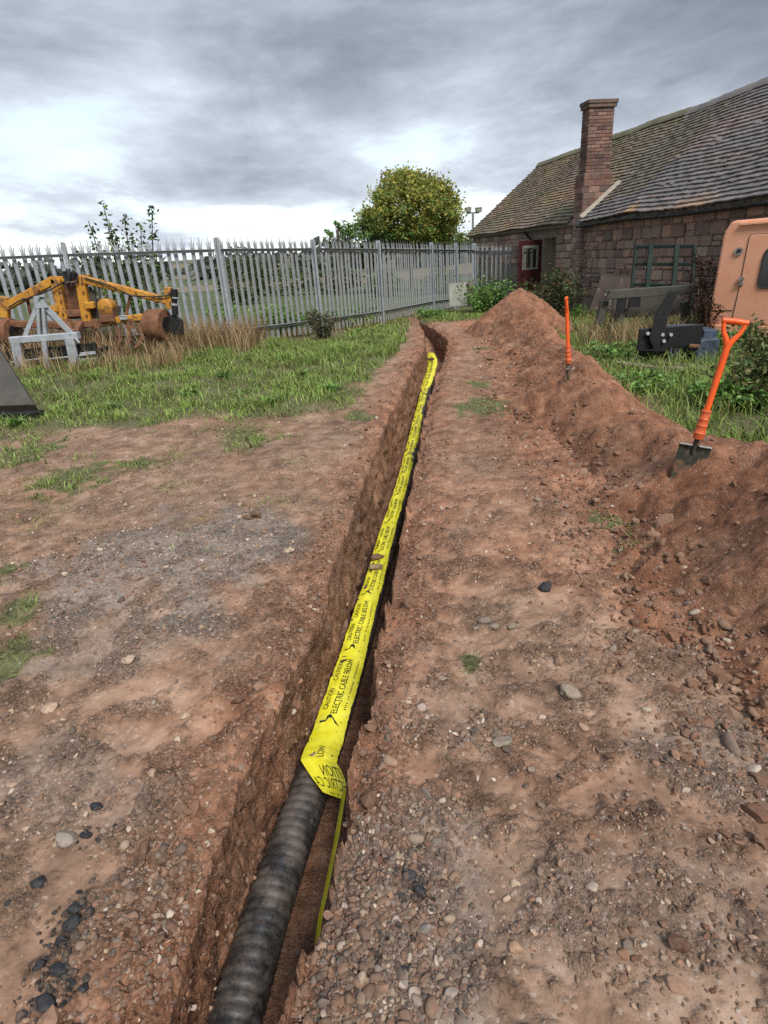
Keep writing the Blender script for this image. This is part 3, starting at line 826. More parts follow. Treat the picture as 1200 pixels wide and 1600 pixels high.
PALE, TAN, GREY, PINK, BROWN = (0.46, 0.37, 0.28), (0.36, 0.26, 0.18), (0.215, 0.185, 0.155), (0.42, 0.29, 0.23), (0.24, 0.16, 0.12)
for a in [
    (1122, 1074, 19, TAN, 'rounded tan pebble at the foot of the long earth ridge'),
    (1150, 1082, 27, TAN, 'flat tan stone touching the rounded tan pebble below the earth ridge'),
    (1134, 1002, 19, (0.36, 0.31, 0.26), 'rounded grey pebble among the cobbles under the earth ridge'),
    (1160, 970, 16, (0.34, 0.29, 0.24), 'upper of two small round pebbles on the lower earth ridge'),
    (1173, 980, 14, PALE, 'lower of two small round pebbles on the lower earth ridge'),
    (1062, 946, 15, PALE, 'pale pebble beside its pale twin at the ridge foot'),
    (1077, 945, 15, PALE, 'second pale pebble of the pair at the ridge foot'),
    (1093, 828, 16, TAN, 'tan egg shaped pebble resting on the ridge above the weeds'),
    (1176, 803, 24, (0.50, 0.36, 0.28), 'pale pinkish stone on the ridge below the nearer spade'),
    (1020, 838, 24, (0.25, 0.15, 0.11), 'red brown cobble beside the weed patch at the ridge foot'),
    (770, 980, 22, GREY, 'largest grey stone of the little cluster on the right bank'),
    (800, 980, 20, GREY, 'grey stone at the right end of the little cluster'),
    (757, 972, 24, (0.19, 0.175, 0.16), 'dark grey stone in the middle of the little cluster'),
    (745, 982, 15, GREY, 'small grey stone at the left end of the little cluster'),
    (787, 1163, 37, (0.24, 0.22, 0.19), 'long grey slab of stone lying on the right bank'),
    (763, 1158, 14, PINK, 'small pink stone touching the long grey slab'),
    (690, 1063, 20, (0.25, 0.20, 0.165), 'smooth brown grey pebble below the cluster of grey stones'),
    (638, 1098, 13, PALE, 'pale upright pebble near the trench edge by the tape'),
    (738, 1022, 12, PALE, 'small pale pebble just above the single grass tuft'),
    (771, 1218, 11, (0.60, 0.54, 0.46), 'whitish round pebble below the long grey slab'),
    (848, 1122, 14, (0.52, 0.46, 0.40), 'whitish speckled stone right of the long grey slab'),
    (890, 1083, 46, (0.27, 0.235, 0.20), 'broad flat grey brown stone bedded level with the soil'),
    (911, 1137, 24, (0.36, 0.245, 0.185), 'flat brown stone bedded below the broad grey one'),
    (1010, 1110, 16, (0.40, 0.36, 0.31), 'pale grey stone on the open ground under the ridge'),
    (1072, 1236, 17, (0.50, 0.47, 0.42), 'round whitish stone on the grey ground by the picture edge'),
    (805, 1382, 19, PALE, 'pale pear shaped stone on the brown soil'),
    (791, 1405, 17, PALE, 'pale stone just below the pear shaped stone'),
    (768, 1394, 12, PALE, 'small pale stone left of the pear shaped stone'),
    (806, 1483, 27, (0.40, 0.27, 0.19), 'orange tan stone with a fine root curled beside it'),
    (742, 1310, 11, PALE, 'small pale chip above the open brown patch'),
    (650, 1312, 30, (0.28, 0.225, 0.185), 'big flat brown stone at the top of the gravel bank'),
    (697, 1300, 13, GREY, 'smooth grey pebble beside the big flat brown stone'),
    (666, 1452, 34, (0.22, 0.205, 0.19), 'shiny dark grey stone in the tarry gravel'),
    (594, 1512, 28, (0.21, 0.185, 0.17), 'angular grey stone on the gravel bank edge'),
    (652, 1562, 27, (0.25, 0.225, 0.205), 'upright grey cobble at the foot of the gravel bank'),
    (704, 1555, 29, (0.27, 0.25, 0.225), 'round grey cobble beside the upright grey cobble'),
    (727, 1535, 18, (0.22, 0.185, 0.16), 'brown pebble above the round grey cobble'),
    (634, 1540, 19, (0.24, 0.22, 0.195), 'grey pebble above the upright grey cobble'),
    (516, 1432, 26, (0.30, 0.20, 0.15), 'brown flat stone at the trench lip over the yellow tape'),
    (1004, 1478, 20, (0.55, 0.50, 0.43), 'pale kidney shaped stone on the dark soil'),
    (78, 1108, 32, (0.46, 0.36, 0.29), 'pink beige flat stone on the left track'),
    (290, 1120, 20, (0.55, 0.47, 0.36), 'pale leaf shaped stone on the left bank'),
    (278, 1158, 20, (0.50, 0.42, 0.33), 'pale triangular stone below the leaf shaped one'),
    (238, 1212, 28, (0.42, 0.31, 0.24), 'flesh coloured stone beside the dark soil lump'),
    (105, 1312, 46, (0.27, 0.245, 0.22), 'wide flat grey stone on the left track beside tarmac lumps'),
    (186, 1418, 17, (0.44, 0.38, 0.32), 'pale stone among the pebbles of the left bank'),
    (204, 1402, 24, BROWN, 'brown round pebble above the pale stone of the left bank'),
    (310, 1393, 14, (0.50, 0.43, 0.37), 'small pinkish white pebble near the left trench lip'),
    (272, 1453, 27, (0.24, 0.19, 0.15), 'grey brown stone sunk into the left trench lip'),
    (200, 1032, 26, (0.42, 0.35, 0.28), 'long pale flat stone on the left track'),
    (452, 862, 20, (0.55, 0.46, 0.36), 'cream stone on the left bank above the trench'),
    (332, 1300, 16, (0.50, 0.43, 0.35), 'pale stone stuck in the left trench wall top'),
]:
    single_stone(*a)
single_stone(400, 808, 36, (0.13, 0.085, 0.06), 'dark crusty earth lump on the left track above the trench', 'earth_clod', 0.55, asp=0.6, cat='clod')
single_stone(388, 810, 18, (0.12, 0.08, 0.056), 'smaller dark earth lump at the left of the crusty one', 'earth_clod', 0.5, cat='clod')
# stones weighing the tape down
TAPE_Z = -0.45


# ------------------------------------------------------------------ tarmac lumps
for a in [(135, 1308, 22, 'black tarmac lump beside the wide flat grey stone'), (153, 1314, 11, 'small black tarmac crumb right of the black lump'),
          (60, 1381, 30, 'long black tarmac lump alone on the left track'), (12, 1412, 12, 'small dark lump at the left picture edge'),
          (150, 1265, 26, 'dark cracked lump between the track and the bank'), (124, 1395, 14, 'topmost black lump of the tarry streak'),
          (118, 1425, 30, 'broad black lump high in the tarry streak'), (112, 1445, 34, 'largest black lump of the tarry streak'),
          (97, 1472, 30, 'black lump at the lower end of the tarry streak'), (62, 1512, 26, 'dark lump near the bottom left corner'),
          (92, 1520, 32, 'dark lump in the lower tarry patch'), (110, 1540, 24, 'dark lump beneath the lower tarry patch'), (70, 1575, 44, 'wide dark lump at the bottom left corner'), (130, 1545, 20, 'small dark lump right of the lower tarry patch'),
          (850, 920, 26, 'flat black scrap on the right hand track'), (640, 1370, 26, 'black tarry lump in the gravel bank'), (655, 1395, 26, 'second tarry lump just below in the gravel bank'), (632, 1520, 22, 'tarry lump between cobbles of the gravel bank')]:
    single_stone(a[0], a[1], a[2], (0.02, 0.02, 0.02), a[3], 'tarmac_lump', 0.8, mat=M['blacktar'], cat='tarmac', grp='black lumps of old tarmac')

P_ = []; S_ = []
for px_, py_, n_, sp in ((115, 1435, 60, 0.035), (95, 1475, 40, 0.030), (85, 1530, 70, 0.045), (70, 1575, 40, 0.04), (645, 1385, 90, 0.05), (625, 1500, 50, 0.04), (135, 1310, 10, 0.03)):
    c_ = atz(px_, py_); P_.append(np.column_stack([c_[0] + rng.normal(0, sp, n_), c_[1] + rng.normal(0, sp, n_)])); S_.append(np.exp(rng.normal(math.log(0.0075), 0.45, n_)))
P_ = np.concatenate(P_); S_ = np.concatenate(S_); C_ = np.array((0.022, 0.021, 0.02)) * rng.uniform(0.5, 2.2, (len(P_), 1))
scatter_stones('tarmac_crumbs', drop(P_, S_, 0.3), S_, C_, 2, 'small black tarmac crumbs strewn round the bigger lumps', 0.7, smooth=False)

# ------------------------------------------------------------------ the duct in the trench
duct_c = interp_path([(-0.74, -2.0), (-0.67, 0.4), (-0.597, 1.11), (-0.545, 1.45), (-0.487, 1.75), (-0.437, 1.98), (-0.345, 2.45), (-0.225, 3.1), (-0.05, 4.2), (0.16, 5.4), (0.415, 6.9), (0.70, 8.9), (1.0, 11.0), (1.24, 13.2)])


def build_duct():
    ys = list(np.arange(-1.5, 0.5, 0.05)) + list(np.arange(0.5, 3.6, 0.0065)) + list(np.arange(3.6, 13.2, 0.02))
    ys = np.array(ys); n = 44
    xs = np.convolve(np.pad(duct_c(ys), 12, 'edge'), np.ones(25) / 25, 'valid')
    zc_ = -0.553 + 0.006 * pn(ys * 0.9, ys * 0, 7) + base_z(xs, ys)
    s = np.concatenate([[0], np.cumsum(np.hypot(np.diff(xs), np.diff(ys)))])
    dx, dy = np.gradient(xs), np.gradient(ys); ln = np.hypot(dx, dy); dx, dy = dx / ln, dy / ln
    a = np.linspace(0, 2 * PI, n, endpoint=False)
    ph = (s[:, None] / 0.043 + a[None] / (2 * PI)) % 1.0
    groove = 1 - sst(0.12, 0.27, np.abs(ph - 0.5))
    r = 0.091 - 0.0045 * groove + 0.0012 * pn(s[:, None] * 6, a[None] * 2, 3)
    r = np.where((ys > 3.6)[:, None], 0.089 - 0.004 * (np.sin(ph * 2 * PI) > 0), r)
    X = xs[:, None] + r * np.cos(a)[None] * dy[:, None]; Y = ys[:, None] - r * np.cos(a)[None] * dx[:, None]; Z = zc_[:, None] + r * np.sin(a)[None]
    V = np.stack([X, Y, Z], -1).reshape(-1, 3)
    i = np.arange(len(ys) - 1)[:, None] * n + np.arange(n)[None]; j = np.arange(len(ys) - 1)[:, None] * n + (np.arange(n)[None] + 1) % n
    Q = np.stack([i, j, j + n, i + n], -1).reshape(-1, 4)
    m, nt, b = base_mat('dusty_black_plastic')
    geo = nn(nt, 'ShaderNodeNewGeometry')
    n1 = nn(nt, 'ShaderNodeTexNoise', i_Scale=9.0, i_Detail=8.0, i_Roughness=0.65); L(nt, geo.outputs['Position'], n1.inputs['Vector'])
    n2 = nn(nt, 'ShaderNodeTexNoise', i_Scale=90.0, i_Detail=5.0, i_Roughness=0.7); L(nt, geo.outputs['Position'], n2.inputs['Vector'])
    r1 = ramp(nt, [(0.42, 0.0), (0.62, 1.0)]); L(nt, n1.outputs[0], r1.inputs[0])
    r2 = ramp(nt, [(0.40, 0.0), (0.62, 1.0)]); L(nt, n2.outputs[0], r2.inputs[0])
    dust = mixc(nt, r1.outputs[0], (0.020, 0.021, 0.022), (0.085, 0.075, 0.067))
    c = mixc(nt, mth(nt, 'MULTIPLY', r2.outputs[0], mth(nt, 'MULTIPLY_ADD', r1.outputs[0], 0.5, 0.15)), dust, (0.14, 0.10, 0.075))
    L(nt, c, b.inputs['Base Color'])
    L(nt, mth(nt, 'MULTIPLY_ADD', r1.outputs[0], 0.25, 0.30), b.inputs['Roughness'])
    bp = nn(nt, 'ShaderNodeBump', i_Strength=0.4, i_Distance=0.003); L(nt, n2.outputs[0], bp.inputs['Height']); L(nt, bp.outputs[0], b.inputs['Normal'])
    o = np_mesh('cable_duct', V, Q, m)
    tag(o, 'thick black ribbed plastic duct lying along the trench floor', 'pipe')


build_duct()

# ------------------------------------------------------------------ the yellow warning tape
m, nt, b = base_mat('yellow_tape')
geo = nn(nt, 'ShaderNodeNewGeometry')
n1 = nn(nt, 'ShaderNodeTexNoise', i_Scale=14.0, i_Detail=6.0); L(nt, geo.outputs['Position'], n1.inputs['Vector'])
r1 = ramp(nt, [(0.3, (0.76, 0.70, 0.020)), (0.7, (0.86, 0.81, 0.06))]); L(nt, n1.outputs[0], r1.inputs[0])
n2 = nn(nt, 'ShaderNodeTexNoise', i_Scale=40.0, i_Detail=8.0, i_Roughness=0.7); L(nt, geo.outputs['Position'], n2.inputs['Vector'])
r2 = ramp(nt, [(0.56, 0.0), (0.74, 0.65)]); L(nt, n2.outputs[0], r2.inputs[0])
L(nt, mixc(nt, r2.outputs[0], r1.outputs[0], (0.42, 0.34, 0.12)), b.inputs['Base Color'])
b.inputs['Roughness'].default_value = 0.38
t = nn(nt, 'ShaderNodeBsdfTranslucent', i_Color=(0.8, 0.74, 0.04, 1)); mx = nn(nt, 'ShaderNodeMixShader'); mx.inputs[0].default_value = 0.08
L(nt, b.outputs[0], mx.inputs[1]); L(nt, t.outputs[0], mx.inputs[2]); L(nt, mx.outputs[0], [q for q in nt.nodes if q.type == 'OUTPUT_MATERIAL'][0].inputs[0])
M['tape'] = m
M['ink'] = paint('black_print', (0.012, 0.012, 0.010), (0.03, 0.03, 0.02), 0.5, 0.0, 30.0, bump=0.0)
M['ink_faint'] = paint('worn_black_print', (0.10, 0.095, 0.02), (0.22, 0.20, 0.02), 0.5, 0.0, 60.0, bump=0.0)
M['ink_back'] = paint('print_seen_through_the_tape', (0.06, 0.055, 0.01), (0.10, 0.095, 0.015), 0.5, 0.0, 30.0, bump=0.0)

tapeL = interp_path([(-0.470, 2.06), (-0.405, 2.465), (-0.277, 3.138), (-0.177, 3.728), (-0.045, 4.604), (0.15, 5.655), (0.338, 6.947), (0.628, 8.95), (0.916, 11.07), (1.10, 12.6), (1.235, 13.85)])
tapeR = interp_path([(-0.300, 2.06), (-0.245, 2.45), (-0.18, 2.807), (-0.083, 3.455), (0.0, 4.015), (0.108, 4.752), (0.296, 5.876), (0.536, 7.469), (0.80, 9.43), (1.12, 11.19), (1.305, 12.32), (1.33, 13.3), (1.27, 13.85)])
tY = np.concatenate([np.arange(2.06, 5, 0.02), np.arange(5, 13.86, 0.06)])


def smooth1(a, k):
    return np.convolve(np.pad(a, k, 'edge'), np.ones(2 * k + 1) / (2 * k + 1), 'valid')


tLx, tRx = smooth1(tapeL(tY), 4), smooth1(tapeR(tY), 4)
tW = tRx - tLx
tS = np.concatenate([[0], np.cumsum(np.hypot(np.diff(tY), np.diff(0.5 * (tLx + tRx))))])


def tape_pt(s, v):
    """s metres along the tape, v 0 (left edge) to 1 (right edge)"""
    Y = np.interp(s, tS, tY); l = np.interp(s, tS, tLx); r = np.interp(s, tS, tRx)
    X = l + (r - l) * v
    Y = Y - (v - 0.5) * 0.03
    dome = -0.020 * (2 * v - 1) ** 2
    z = TAPE_Z - 0.002 + dome + 0.010 * fbm(X * 5, Y * 1.6, 3, 200) + 0.005 * pn(s * 11, v * 3, 210) + 0.0022 * pn(s * 45 + v * 6, v * 5, 211) + 0.07 * sst(10.4, 12.2, Y) * v + 0.05 * sst(11.5, 13.5, Y) - 0.05 * sst(13.3, 13.85, Y)
    z = z + 0.035 * sst(0.16, 0.0, s)
    edge = 0.006 * pn(s * 5, v * 0 + 3, 220) + 0.0025 * pn(s * 40, v * 2, 221)
    return np.stack([X + edge, Y, z + base_z(X, Y)], -1)


tape = thing('warning_tape', (-0.3, 2.4, -0.45), 'yellow electric cable warning tape laid over the duct in the trench', 'warning tape')
TO = np.array(tape.location)


def tape_sheet():
    nv = 13; sg = np.interp(np.arange(0, len(tY) - 0.999, 0.5), np.arange(len(tY)), tS)
    S_, V_ = np.meshgrid(sg, np.linspace(0, 1, nv), indexing='ij')
    P = tape_pt(S_, V_).reshape(-1, 3)
    i = np.arange(len(sg) - 1)[:, None] * nv + np.arange(nv - 1)[None]
    Q = np.stack([i, i + 1, i + 1 + nv, i + nv], -1).reshape(-1, 4)
    np_mesh('strip', P - TO, Q, M['tape'], tape)


tape_sheet()


def text_mesh(s, size, shear=0.0):
    cu = bpy.data.curves.new('t', 'FONT'); cu.body = s; cu.size = size; cu.shear = shear; cu.resolution_u = 3; cu.offset = 0.005 * size; cu.align_x = 'LEFT'
    ob = bpy.data.objects.new('t', cu); COL.objects.link(ob)
    dg = bpy.context.evaluated_depsgraph_get(); dg.update()
    me = bpy.data.meshes.new_from_object(ob.evaluated_get(dg))
    V = np.array([v.co[:] for v in me.vertices]); F = [tuple(p.vertices) for p in me.polygons]
    bpy.data.objects.remove(ob); bpy.data.curves.remove(cu); bpy.data.meshes.remove(me)
    return V[:, :2], F


def fit(V, w, h):
    V = V - V.min(0); return V * np.array([w, h]) / V.max(0)


TXT = {}
for k, (s_, w_, h_) in {'main': ('ELECTRIC CABLE BELOW', 0.455, 0.0350), 'caut': ('CAUTION', 0.165, 0.0270), 'small': ('IIII II IIIIIII IIIIIIIIII', 0.40, 0.010)}.items():
    V_, F_ = text_mesh(s_, 0.05, 0.15 if k == 'caut' else 0.0); TXT[k] = (fit(V_, w_, h_), F_)
BOLT = (np.array([(-0.010, 0.132), (0.008, 0.134), (0.013, 0.098), (0.000, 0.103), (0.040, 0.104), (0.054, 0.088), (-0.030, 0.030)]), [(0, 1, 2, 3), (3, 2, 5, 4), (4, 5, 6)])


def on_tape(items, name, mat, top):
    Vs = []; Fs = []
    for (V2, F2), s0, c0 in items:
        # s runs away from the camera; the letters' tops point to the left edge
        s = s0 + V2[:, 0]; v = 1 - (c0 + V2[:, 1]) / 0.158
        ok = s.max() < top and s.min() > 0.005
        if not ok:
            continue
        P = tape_pt(s, v) + np.array([0, 0, 0.0028])
        n = len(Vs); Vs += [tuple(p - TO) for p in P]; Fs += [tuple(i + n for i in f) for f in F2]
    if Vs:
        mb = MB(); mb.v = Vs; mb.f = Fs; o = mb.build(name, mat, tape)
        if name == 'small_print':
            o['kind'] = 'stuff'


PITCH = 0.605
s0 = tS[np.argmin(abs(tY - 2.30))] - PITCH
for k in range(0, 19):
    q = s0 + k * PITCH
    on_tape([(TXT['main'], q + 0.095, 0.057)], 'lettering', M['ink'], tS[-1] - 0.1)
    on_tape([(TXT['caut'], q + 0.125, 0.112), (TXT['caut'], q + 0.36, 0.112)], 'lettering', M['ink'], tS[-1] - 0.1)
    on_tape([(BOLT, q + 0.035, 0.0)], 'lightning_symbol', M['ink'], tS[-1] - 0.1)
    if k < 8:
        on_tape([(TXT['small'], q + 0.13, 0.022)], 'small_print', M['ink_faint'], tS[-1] - 0.1)
# cut-off end of the first word before the fold
V_, F_ = text_mesh('LOW', 0.05); on_tape([((fit(V_, 0.085, 0.033), F_), 0.012, 0.057)], 'lettering', M['ink'], 99)


def folded_end():
    """the near end turns over, hangs in front of the duct and runs on edge along the bank"""
    e0 = tape_pt(np.array([0.0]), np.array([0.0]))[0]; e1 = tape_pt(np.array([0.0]), np.array([1.0]))[0]
    A0 = e0; B0 = e1
    A1 = atz(505, 1238, -0.445); B1 = atz(541, 1251, -0.425)
    nu, nv = 14, 14; P = np.zeros((nu, nv, 3))
    for i in range(nu):
        for j in range(nv):
            u, v = i / (nu - 1), j / (nv - 1)
            top = tape_pt(np.array([0.0]), np.array([v]))[0]; bot = A1 + (B1 - A1) * v
            p = top + (bot - top) * u
            bulge = math.sin(PI * u)
            p = p + np.array([0.022 * bulge * v, -0.022 * bulge * (0.5 + v * 0.6), 0.018 * bulge * (0.4 + 0.6 * v)])
            P[i, j] = p
    i = np.arange(nu - 1)[:, None] * nv + np.arange(nv - 1)[None]
    Q = np.stack([i, i + nv, i + 1 + nv, i + 1], -1).reshape(-1, 4)
    np_mesh('folded_flap', P.reshape(-1, 3) - TO, Q, M['tape'], tape)

    def put(V2, F2, name):
        u = V2[:, 1]; v = V2[:, 0]
        fu = np.clip(u, 0, 1) * (nu - 1); fv = np.clip(v, 0, 1) * (nv - 1)
        i0 = np.minimum(fu.astype(int), nu - 2); j0 = np.minimum(fv.astype(int), nv - 2); a = (fu - i0)[:, None]; b_ = (fv - j0)[:, None]
        p = P[i0, j0] * (1 - a) * (1 - b_) + P[i0 + 1, j0] * a * (1 - b_) + P[i0, j0 + 1] * (1 - a) * b_ + P[i0 + 1, j0 + 1] * a * b_
        d = CAM - p; d /= np.linalg.norm(d, axis=1)[:, None]
        nrm = np.cross(P[-1, 0] - P[0, 0], P[0, -1] - P[0, 0]); nrm /= np.linalg.norm(nrm)
        if nrm @ (CAM - P[7, 7]) < 0:
            nrm = -nrm
        mb = MB(); mb.v = [tuple(q - TO) for q in p + nrm * 0.003]; mb.f = F2
        mb.build(name, M['ink_back'], tape)
    for s_, u0, u1, v0, v1 in (('CAUTION', 0.46, 0.16, 0.40, 1.35), ('ELECTRIC CA', 0.80, 0.50, 0.02, 1.18), ('IIII II IIII', 0.97, 0.90, 0.35, 1.0)):
        V2, F2 = text_mesh(s_, 1.0); V2 = V2 - V2.min(0); V2 = V2 / V2.max(0)
        W = np.column_stack([v1 + (v0 - v1) * V2[:, 0], u0 + (u1 - u0) * V2[:, 1]])       # mirrored: seen from the back
        keep = [f for f in F2 if all(0.01 < W[i_, 0] < 0.985 for i_ in f)]
        if keep:
            put(W, keep, 'mirrored_lettering')
    tp = [atz(x, y, z) for x, y, z in ((547, 1212, -0.37), (543, 1222, -0.34), (537, 1260, -0.33), (531, 1300, -0.33), (521, 1350, -0.34), (512, 1395, -0.36), (505, 1425, -0.38), (499, 1470, -0.42))]
    bt = [atz(x, y, z) for x, y, z in ((541, 1250, -0.43), (531, 1262, -0.44), (524, 1300, -0.44), (517, 1340, -0.44), (507, 1385, -0.45), (500, 1420, -0.46), (495, 1448, -0.47), (490, 1490, -0.50))]
    V = []
    for a_, b_ in zip(tp, bt):
        V += [a_ - TO, (a_ + b_) / 2 + np.array([-0.008, 0, 0]) - TO, b_ - TO]
    F = [(i * 3 + j, i * 3 + j + 1, i * 3 + j + 4, i * 3 + j + 3) for i in range(len(tp) - 1) for j in range(2)]
    mb = MB(); mb.v = [tuple(p) for p in V]; mb.f = F; mb.build('edgewise_strip', M['tape'], tape, smooth=True)


folded_end()
sc_ = rng.uniform(0.0, 8.0, 130) ** 1.1; vc_ = np.clip(rng.beta(0.7, 0.7, 130), 0.03, 0.97); Pc = tape_pt(sc_, vc_); S = np.exp(rng.normal(math.log(0.0042), 0.5, 130)) * (1 + 0.12 * sc_)
scatter_stones('tape_crumbs', Pc + np.array([0, 0, 0.003]), S, pick(SOILPAL, 130), 2, 'crumbs of earth fallen onto the yellow tape', 0.6, smooth=False)
single_stone(588, 889, 22, (0.34, 0.25, 0.18), 'round brown pebble lying on the yellow tape', zoff=TAPE_Z - 0.005, flat=0.85, grp='stones weighing down the tape', k=0)
single_stone(589, 874, 26, (0.17, 0.11, 0.08), 'dark earth clod on the yellow tape behind the round pebble', 'earth_clod', zoff=TAPE_Z - 0.005, flat=0.6, grp='stones weighing down the tape', cat='clod')
single_stone(489, 1183, 26, (0.30, 0.21, 0.155), 'brown stone on the tape just above its fold', zoff=TAPE_Z + 0.008, flat=0.5, grp='stones weighing down the tape')
single_stone(664, 621, 15, (0.12, 0.085, 0.06), 'dark clod on the tape halfway along the trench', 'earth_clod', zoff=TAPE_Z - 0.01, flat=0.6, grp='stones weighing down the tape', cat='clod')
single_stone(673, 562, 14, (0.10, 0.07, 0.05), 'dark clod at the far raised end of the tape', 'earth_clod', zoff=TAPE_Z + 0.10, flat=0.5, grp='stones weighing down the tape', cat='clod')
single_stone(428, 1264, 28, (0.24, 0.15, 0.105), 'brown stone wedged between trench wall and duct', zoff=-0.54, flat=0.8, grp='stones in the trench')
single_stone(411, 1345, 22, (0.20, 0.16, 0.13), 'long stone standing between trench wall and duct', zoff=-0.60, flat=1.2, grp='stones in the trench', asp=0.6)

# ================================================================== the stone barn
BA = np.array([0.150, -0.9887, 0.0]); BN = np.array([0.9887, 0.150, 0.0]); BO = np.array([4.20, 27.2, 0.0])   # along the wall, into the house, far eaves corner
EAVE, RIDGE, HALF, LEN, WALLIN = 2.20, 4.64, 3.12, 21.0, 0.22
barn = thing('stone_barn', BO, 'long low red sandstone barn with a steep old tiled roof', 'building')


def bp_(s, n, z):
    """point in the barn's own frame: s along the wall from its far end, n inwards, z up"""
    return BA * s + BN * n + np.array([0, 0, z])


GZ = -0.35


def sag(s):
    return 0.06 * pn(np.asarray(s) * 0.45, np.asarray(s) * 0, 300) - 0.015


def wall_seg(mb, s0_, s1_, z0, z1, n0=WALLIN, n1=WALLIN + 0.45):
    V = [bp_(s, n, z) for s in (s0_, s1_) for n in (n0, n1) for z in (z0, z1)]
    mb.add(V, [(0, 1, 3, 2), (4, 6, 7, 5), (0, 4, 5, 1), (2, 3, 7, 6), (0, 2, 6, 4), (1, 5, 7, 3)])


DOOR0, DOOR1, DOORH = 7.25, 8.25, 1.84
wl_ = MB()
wall_seg(wl_, 0.25, DOOR0, GZ, EAVE + 0.02); wall_seg(wl_, DOOR1, LEN - 0.2, GZ, EAVE + 0.02); wall_seg(wl_, DOOR0, DOOR1, DOORH, EAVE + 0.02)
wall_seg(wl_, 0.25, LEN - 0.2, GZ, EAVE, 2 * HALF - WALLIN - 0.4, 2 * HALF - WALLIN)
for s_ in (0.25, LEN - 0.65):
    V = [bp_(s, n, z) for s in (s_, s_ + 0.4) for n, z in ((0.68, GZ), (2 * HALF - 0.62, GZ), (2 * HALF - 0.62, EAVE - 0.1), (HALF, RIDGE - 0.18), (0.68, EAVE - 0.1))]
    wl_.add(V, [(0, 1, 2, 3, 4), (9, 8, 7, 6, 5)] + [(i, 5 + i, 5 + (i + 1) % 5, (i + 1) % 5) for i in range(5)])
wall = wl_.build('wall', M['mortar'], barn)

# stones of the long wall, each its own piece
STC = 1.55 * np.array([(0.165, 0.108, 0.088), (0.195, 0.132, 0.105), (0.140, 0.094, 0.080), (0.225, 0.165, 0.130), (0.18, 0.135, 0.108), (0.125, 0.092, 0.080), (0.21, 0.132, 0.10)])


def wall_stone(parent, s0_, s1_, z0, z1, n0, proud, face='side', name='stone'):
    """irregular dressed stone; its face is an eight-cornered outline, its edge chamfered"""
    ws, hz = s1_ - s0_, z1 - z0
    j = min(ws, hz) * 0.16
    o = [(j, 0), (ws - j, 0), (ws, j), (ws, hz - j), (ws - j, hz), (j, hz), (0, hz - j), (0, j)]
    o = [(x + random.uniform(-0.3, 0.3) * j, y + random.uniform(-0.35, 0.35) * j) for x, y in o]
    c = (ws / 2, hz / 2)
    inn = [(c[0] + (x - c[0]) * (1 - 0.035 / ws), c[1] + (y - c[1]) * (1 - 0.035 / hz)) for x, y in o]
    V = []
    for ring, dep in ((o, 0.0), (o, proud * 0.55), (inn, proud)):
        for x, y in ring:
            d = dep + (random.uniform(-0.004, 0.004) if dep == proud else 0)
            V.append(bp_(s0_ + x, n0 - d, z0 + y) if face == 'side' else bp_(n0 + d, s0_ + x, z0 + y))
    F = [(r * 8 + i, r * 8 + (i + 1) % 8, r * 8 + 8 + (i + 1) % 8, r * 8 + 8 + i) for r in (0, 1) for i in range(8)] + [tuple(range(16, 24))]
    if face == 'side':
        F = [tuple(reversed(f)) for f in F]
    me = bpy.data.meshes.new(name); me.from_pydata([tuple(map(float, p)) for p in V], [], F); me.update()
    a = me.attributes.new('col', 'FLOAT_COLOR', 'POINT'); cc = STC[random.randrange(len(STC))] * random.uniform(0.8, 1.2)
    a.data.foreach_set('color', np.tile(np.array([*cc, 1], np.float32), len(V)))
    me.materials.append(M['wallstone'])
    ob = bpy.data.objects.new(name, me); COL.objects.link(ob); ob.parent = parent
    return ob


def stone_courses(s0_, s1_, z0, z1, hlo, hhi, wlo, whi):
    z = z0; n = 0
    while z < z1 - 0.06:
        h = min(random.uniform(hlo, hhi), z1 - z)
        s = s0_ + random.uniform(-0.1, 0)
        while s < s1_ - 0.08:
            w = min(random.uniform(wlo, whi) * (1.2 if random.random() < 0.2 else 1), s1_ - s)
            if w > 0.08:
                if h > 0.2 and random.random() < 0.25:
                    k = random.uniform(0.4, 0.6)
                    wall_stone(wall, max(s, s0_) + 0.011, s + w - 0.011, z + 0.006, z + h * k - 0.006, WALLIN, random.uniform(0.018, 0.055))
                    wall_stone(wall, max(s, s0_) + 0.011, s + w - 0.011, z + h * k + 0.006, z + h - 0.006, WALLIN, random.uniform(0.018, 0.055)); n += 2
                else:
                    wall_stone(wall, max(s, s0_) + 0.011, s + w - 0.011, z + 0.006, z + h - 0.006, WALLIN, random.uniform(0.018, 0.06)); n += 1
            s += w
        z += h
    return n


n_st = stone_courses(DOOR1 + 0.02, 17.6, 0.30, EAVE - 0.02, 0.17, 0.29, 0.22, 0.46)
n_st += stone_courses(0.3, DOOR0 - 0.95, 1.1, EAVE - 0.12, 0.14, 0.24, 0.3, 0.6)
